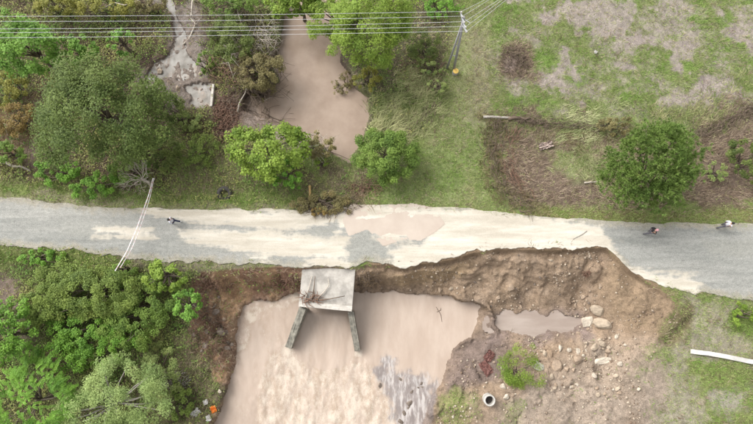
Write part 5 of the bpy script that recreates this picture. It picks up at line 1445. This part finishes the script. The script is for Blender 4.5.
crumple(214, 409, 0.5, 0.45, 'orange', 'litter_bag', 'small orange litter bag on the west bank near the bottom', 'litter', 4)
crumple(196, 413, 0.5, 0.8, 'plastic_white', 'litter_bag', 'white litter bag left of the orange one', 'litter', 5)
crumple(206, 402, 0.35, 0.35, 'plastic_white', 'litter_bag', 'tiny white litter scrap above the orange bag', 'litter', 6)
crumple(209, 418, 0.4, 0.5, 'plastic_white', 'litter_bag', 'white litter scrap below the orange bag', 'litter', 7)
crumple(595, 52.5, 0.25, 0.25, 'plastic_white', 'litter_bag', 'tiny white scrap lying in the field', 'litter', 8)
# tyre on the verge
def torus(Rm, rm, sy=1.0, n1=28, n2=10):
    V = []; Fc = []
    for i in range(n1):
        a = 2 * math.pi * i / n1
        for j in range(n2):
            b = 2 * math.pi * j / n2; q = Rm + rm * math.cos(b)
            V.append((q * math.cos(a), q * math.sin(a), rm * sy * math.sin(b)))
    for i in range(n1):
        for j in range(n2):
            Fc.append((i * n2 + j, ((i + 1) % n1) * n2 + j, ((i + 1) % n1) * n2 + (j + 1) % n2, i * n2 + (j + 1) % n2))
    return V, Fc
p = G(225, 194)
o = mesh_from('discarded_tyre', *torus(0.46, 0.17, 0.9), M['rubber'], True); o.location = (p[0], p[1], p[2] + 0.16); o.rotation_euler = (0.35, 0.1, 0)
tag(o, 'dark discarded tyre in the grass north of the road', 'tyre')

# ------------------------------------------------------------------ people
def skinned(name, joints, edges, mat, parent, root_i=0, sub=2):
    me = bpy.data.meshes.new(name)
    me.from_pydata([j[:3] for j in joints], edges, [])
    o = bpy.data.objects.new(name, me); COL.objects.link(o); o.parent = parent
    m = o.modifiers.new('skin', 'SKIN'); m.use_smooth_shade = True
    lay = me.skin_vertices[0].data if me.skin_vertices else None
    for i, j in enumerate(joints):
        r_ = j[3] if hasattr(j[3], '__len__') else (j[3], j[3])
        lay[i].radius = r_; lay[i].use_root = (i == root_i)
    s = o.modifiers.new('sub', 'SUBSURF'); s.levels = sub; s.render_levels = sub
    me.materials.append(mat)
    return o

def person(px, py, heading, label, top, legs, hairm, shoes, step=0.22, hat=None, arm=0.0):
    """heading: walking direction (radians); figure built facing +x"""
    p = P(px, py, 0.03)
    root = tag(empty('person', tuple(p), heading), label, 'person')
    s = step
    J = [(0, 0, .95, .13), (0, 0, 1.12, .125), (.01, 0, 1.32, .15), (.02, 0, 1.46, .08), (.04, 0, 1.53, .055), (.06, 0, 1.62, .085), (.06, 0, 1.70, .085),
         (.0, .19, 1.42, .06), (-.08 - arm, .25, 1.15, .045), (.04, .24, .93, .032), (.0, -.19, 1.42, .06), (.08 + arm, -.25, 1.15, .045), (.22, -.22, .97, .032),
         (0, .10, .88, .085), (s * .75, .10, .50, .06), (s * .8, .10, .10, .042), (0, -.10, .88, .085), (-s * .2, -.10, .50, .06), (-s * 1.2, -.10, .13, .042)]
    E = [(0, 1), (1, 2), (2, 3), (3, 4), (4, 5), (5, 6), (2, 7), (7, 8), (8, 9), (2, 10), (10, 11), (11, 12), (0, 13), (13, 14), (14, 15), (0, 16), (16, 17), (17, 18)]
    for hand, sy in ((9, 1), (12, -1)):       # palm, four fingers and a thumb
        hx, hy, hz, _ = J[hand]
        pi = len(J); J.append((hx + .03, hy, hz - .07, .028)); E.append((hand, pi))
        for k in range(4):
            ln = (.06, .075, .07, .05)[k]; ox = (k - 1.5) * .021
            a = len(J); J.append((hx + .035 + ox, hy - sy * .005, hz - .10 - ln * .5, .009)); b = len(J); J.append((hx + .045 + ox, hy - sy * .02, hz - .10 - ln, .008))
            E += [(pi, a), (a, b)]
        a = len(J); J.append((hx + .07, hy - sy * .02, hz - .075, .010)); b = len(J); J.append((hx + .085, hy - sy * .03, hz - .115, .009)); E += [(hand, a), (a, b)]
    body = skinned('body', J, E, M['skin'], root)
    T = [(0, 0, .92, .155), (0, 0, 1.12, .15), (.01, 0, 1.32, .175), (.02, 0, 1.45, .095)] + [(J[i][0], J[i][1], J[i][2], J[i][3] + .022) for i in (7, 8)] + [(J[8][0] * .5 + J[9][0] * .5, .245, 1.04, .056)] + \
        [(J[i][0], J[i][1], J[i][2], J[i][3] + .022) for i in (10, 11)] + [(J[11][0] * .5 + J[12][0] * .5, -.235, 1.06, .056)]
    skinned('shirt', T, [(0, 1), (1, 2), (2, 3), (2, 4), (4, 5), (5, 6), (2, 7), (7, 8), (8, 9)], M[top], root)
    Q = [(0, 0, .96, .15)] + [(J[i][0], J[i][1], J[i][2], J[i][3] + .025) for i in (13, 14, 15, 16, 17, 18)]
    skinned('trousers', Q, [(0, 1), (1, 2), (2, 3), (0, 4), (4, 5), (5, 6)], M[legs], root)
    # hair cap, face details, shoes
    def ell(c, rx, ry, rz, n1=16, n2=10, cut=-1.0):
        V = []; Fc = []
        for i in range(n2 + 1):
            t = -math.pi / 2 + math.pi * i / n2; zz = max(math.sin(t), cut)
            for k in range(n1):
                a = 2 * math.pi * k / n1; V.append((c[0] + rx * math.cos(t) * math.cos(a), c[1] + ry * math.cos(t) * math.sin(a), c[2] + rz * zz))
        for i in range(n2):
            for k in range(n1):
                Fc.append((i * n1 + k, i * n1 + (k + 1) % n1, (i + 1) * n1 + (k + 1) % n1, (i + 1) * n1 + k))
        return V, Fc
    mesh_from('hair', *ell((.035, 0, 1.69), .115, .105, .115, cut=-.35), M[hairm], True, root)
    mesh_from('nose', *ell((.155, 0, 1.62), .02, .014, .022, 8, 6), M['skin'], True, body)
    for sy in (-1, 1):
        mesh_from('eye', *ell((.138, sy * .034, 1.655), .012, .014, .009, 8, 6), M['black_cloth'], True, body)
        mesh_from('ear', *ell((.05, sy * .092, 1.64), .022, .012, .032, 8, 6), M['skin'], True, body)
    mesh_from('mouth', *ell((.138, 0, 1.585), .012, .026, .007, 8, 6), M['rust'], True, body)
    for i in (15, 18):
        mesh_from('shoe', *ell((J[i][0] + .07, J[i][1], .05 + (J[i][2] - .10)), .145, .055, .062, cut=-.8), M[shoes], True, root)
    return root
person(176.5, 222.5, math.pi * 0.97, 'person with black hair and pale top walking alone on the left road', 'white_cloth', 'navy_cloth', 'hair', 'shoe', 0.3)
person(646.5, 232.5, 0.12, 'person in a black top with pink headwear walking near the pine', 'black_cloth', 'grey_cloth', 'pink_cloth', 'shoe_dark', 0.26)
person(719.5, 226, 0.2, 'person in a white top and dark trousers walking at the right edge', 'white_cloth', 'grey_cloth', 'hair', 'shoe_dark', 0.26)
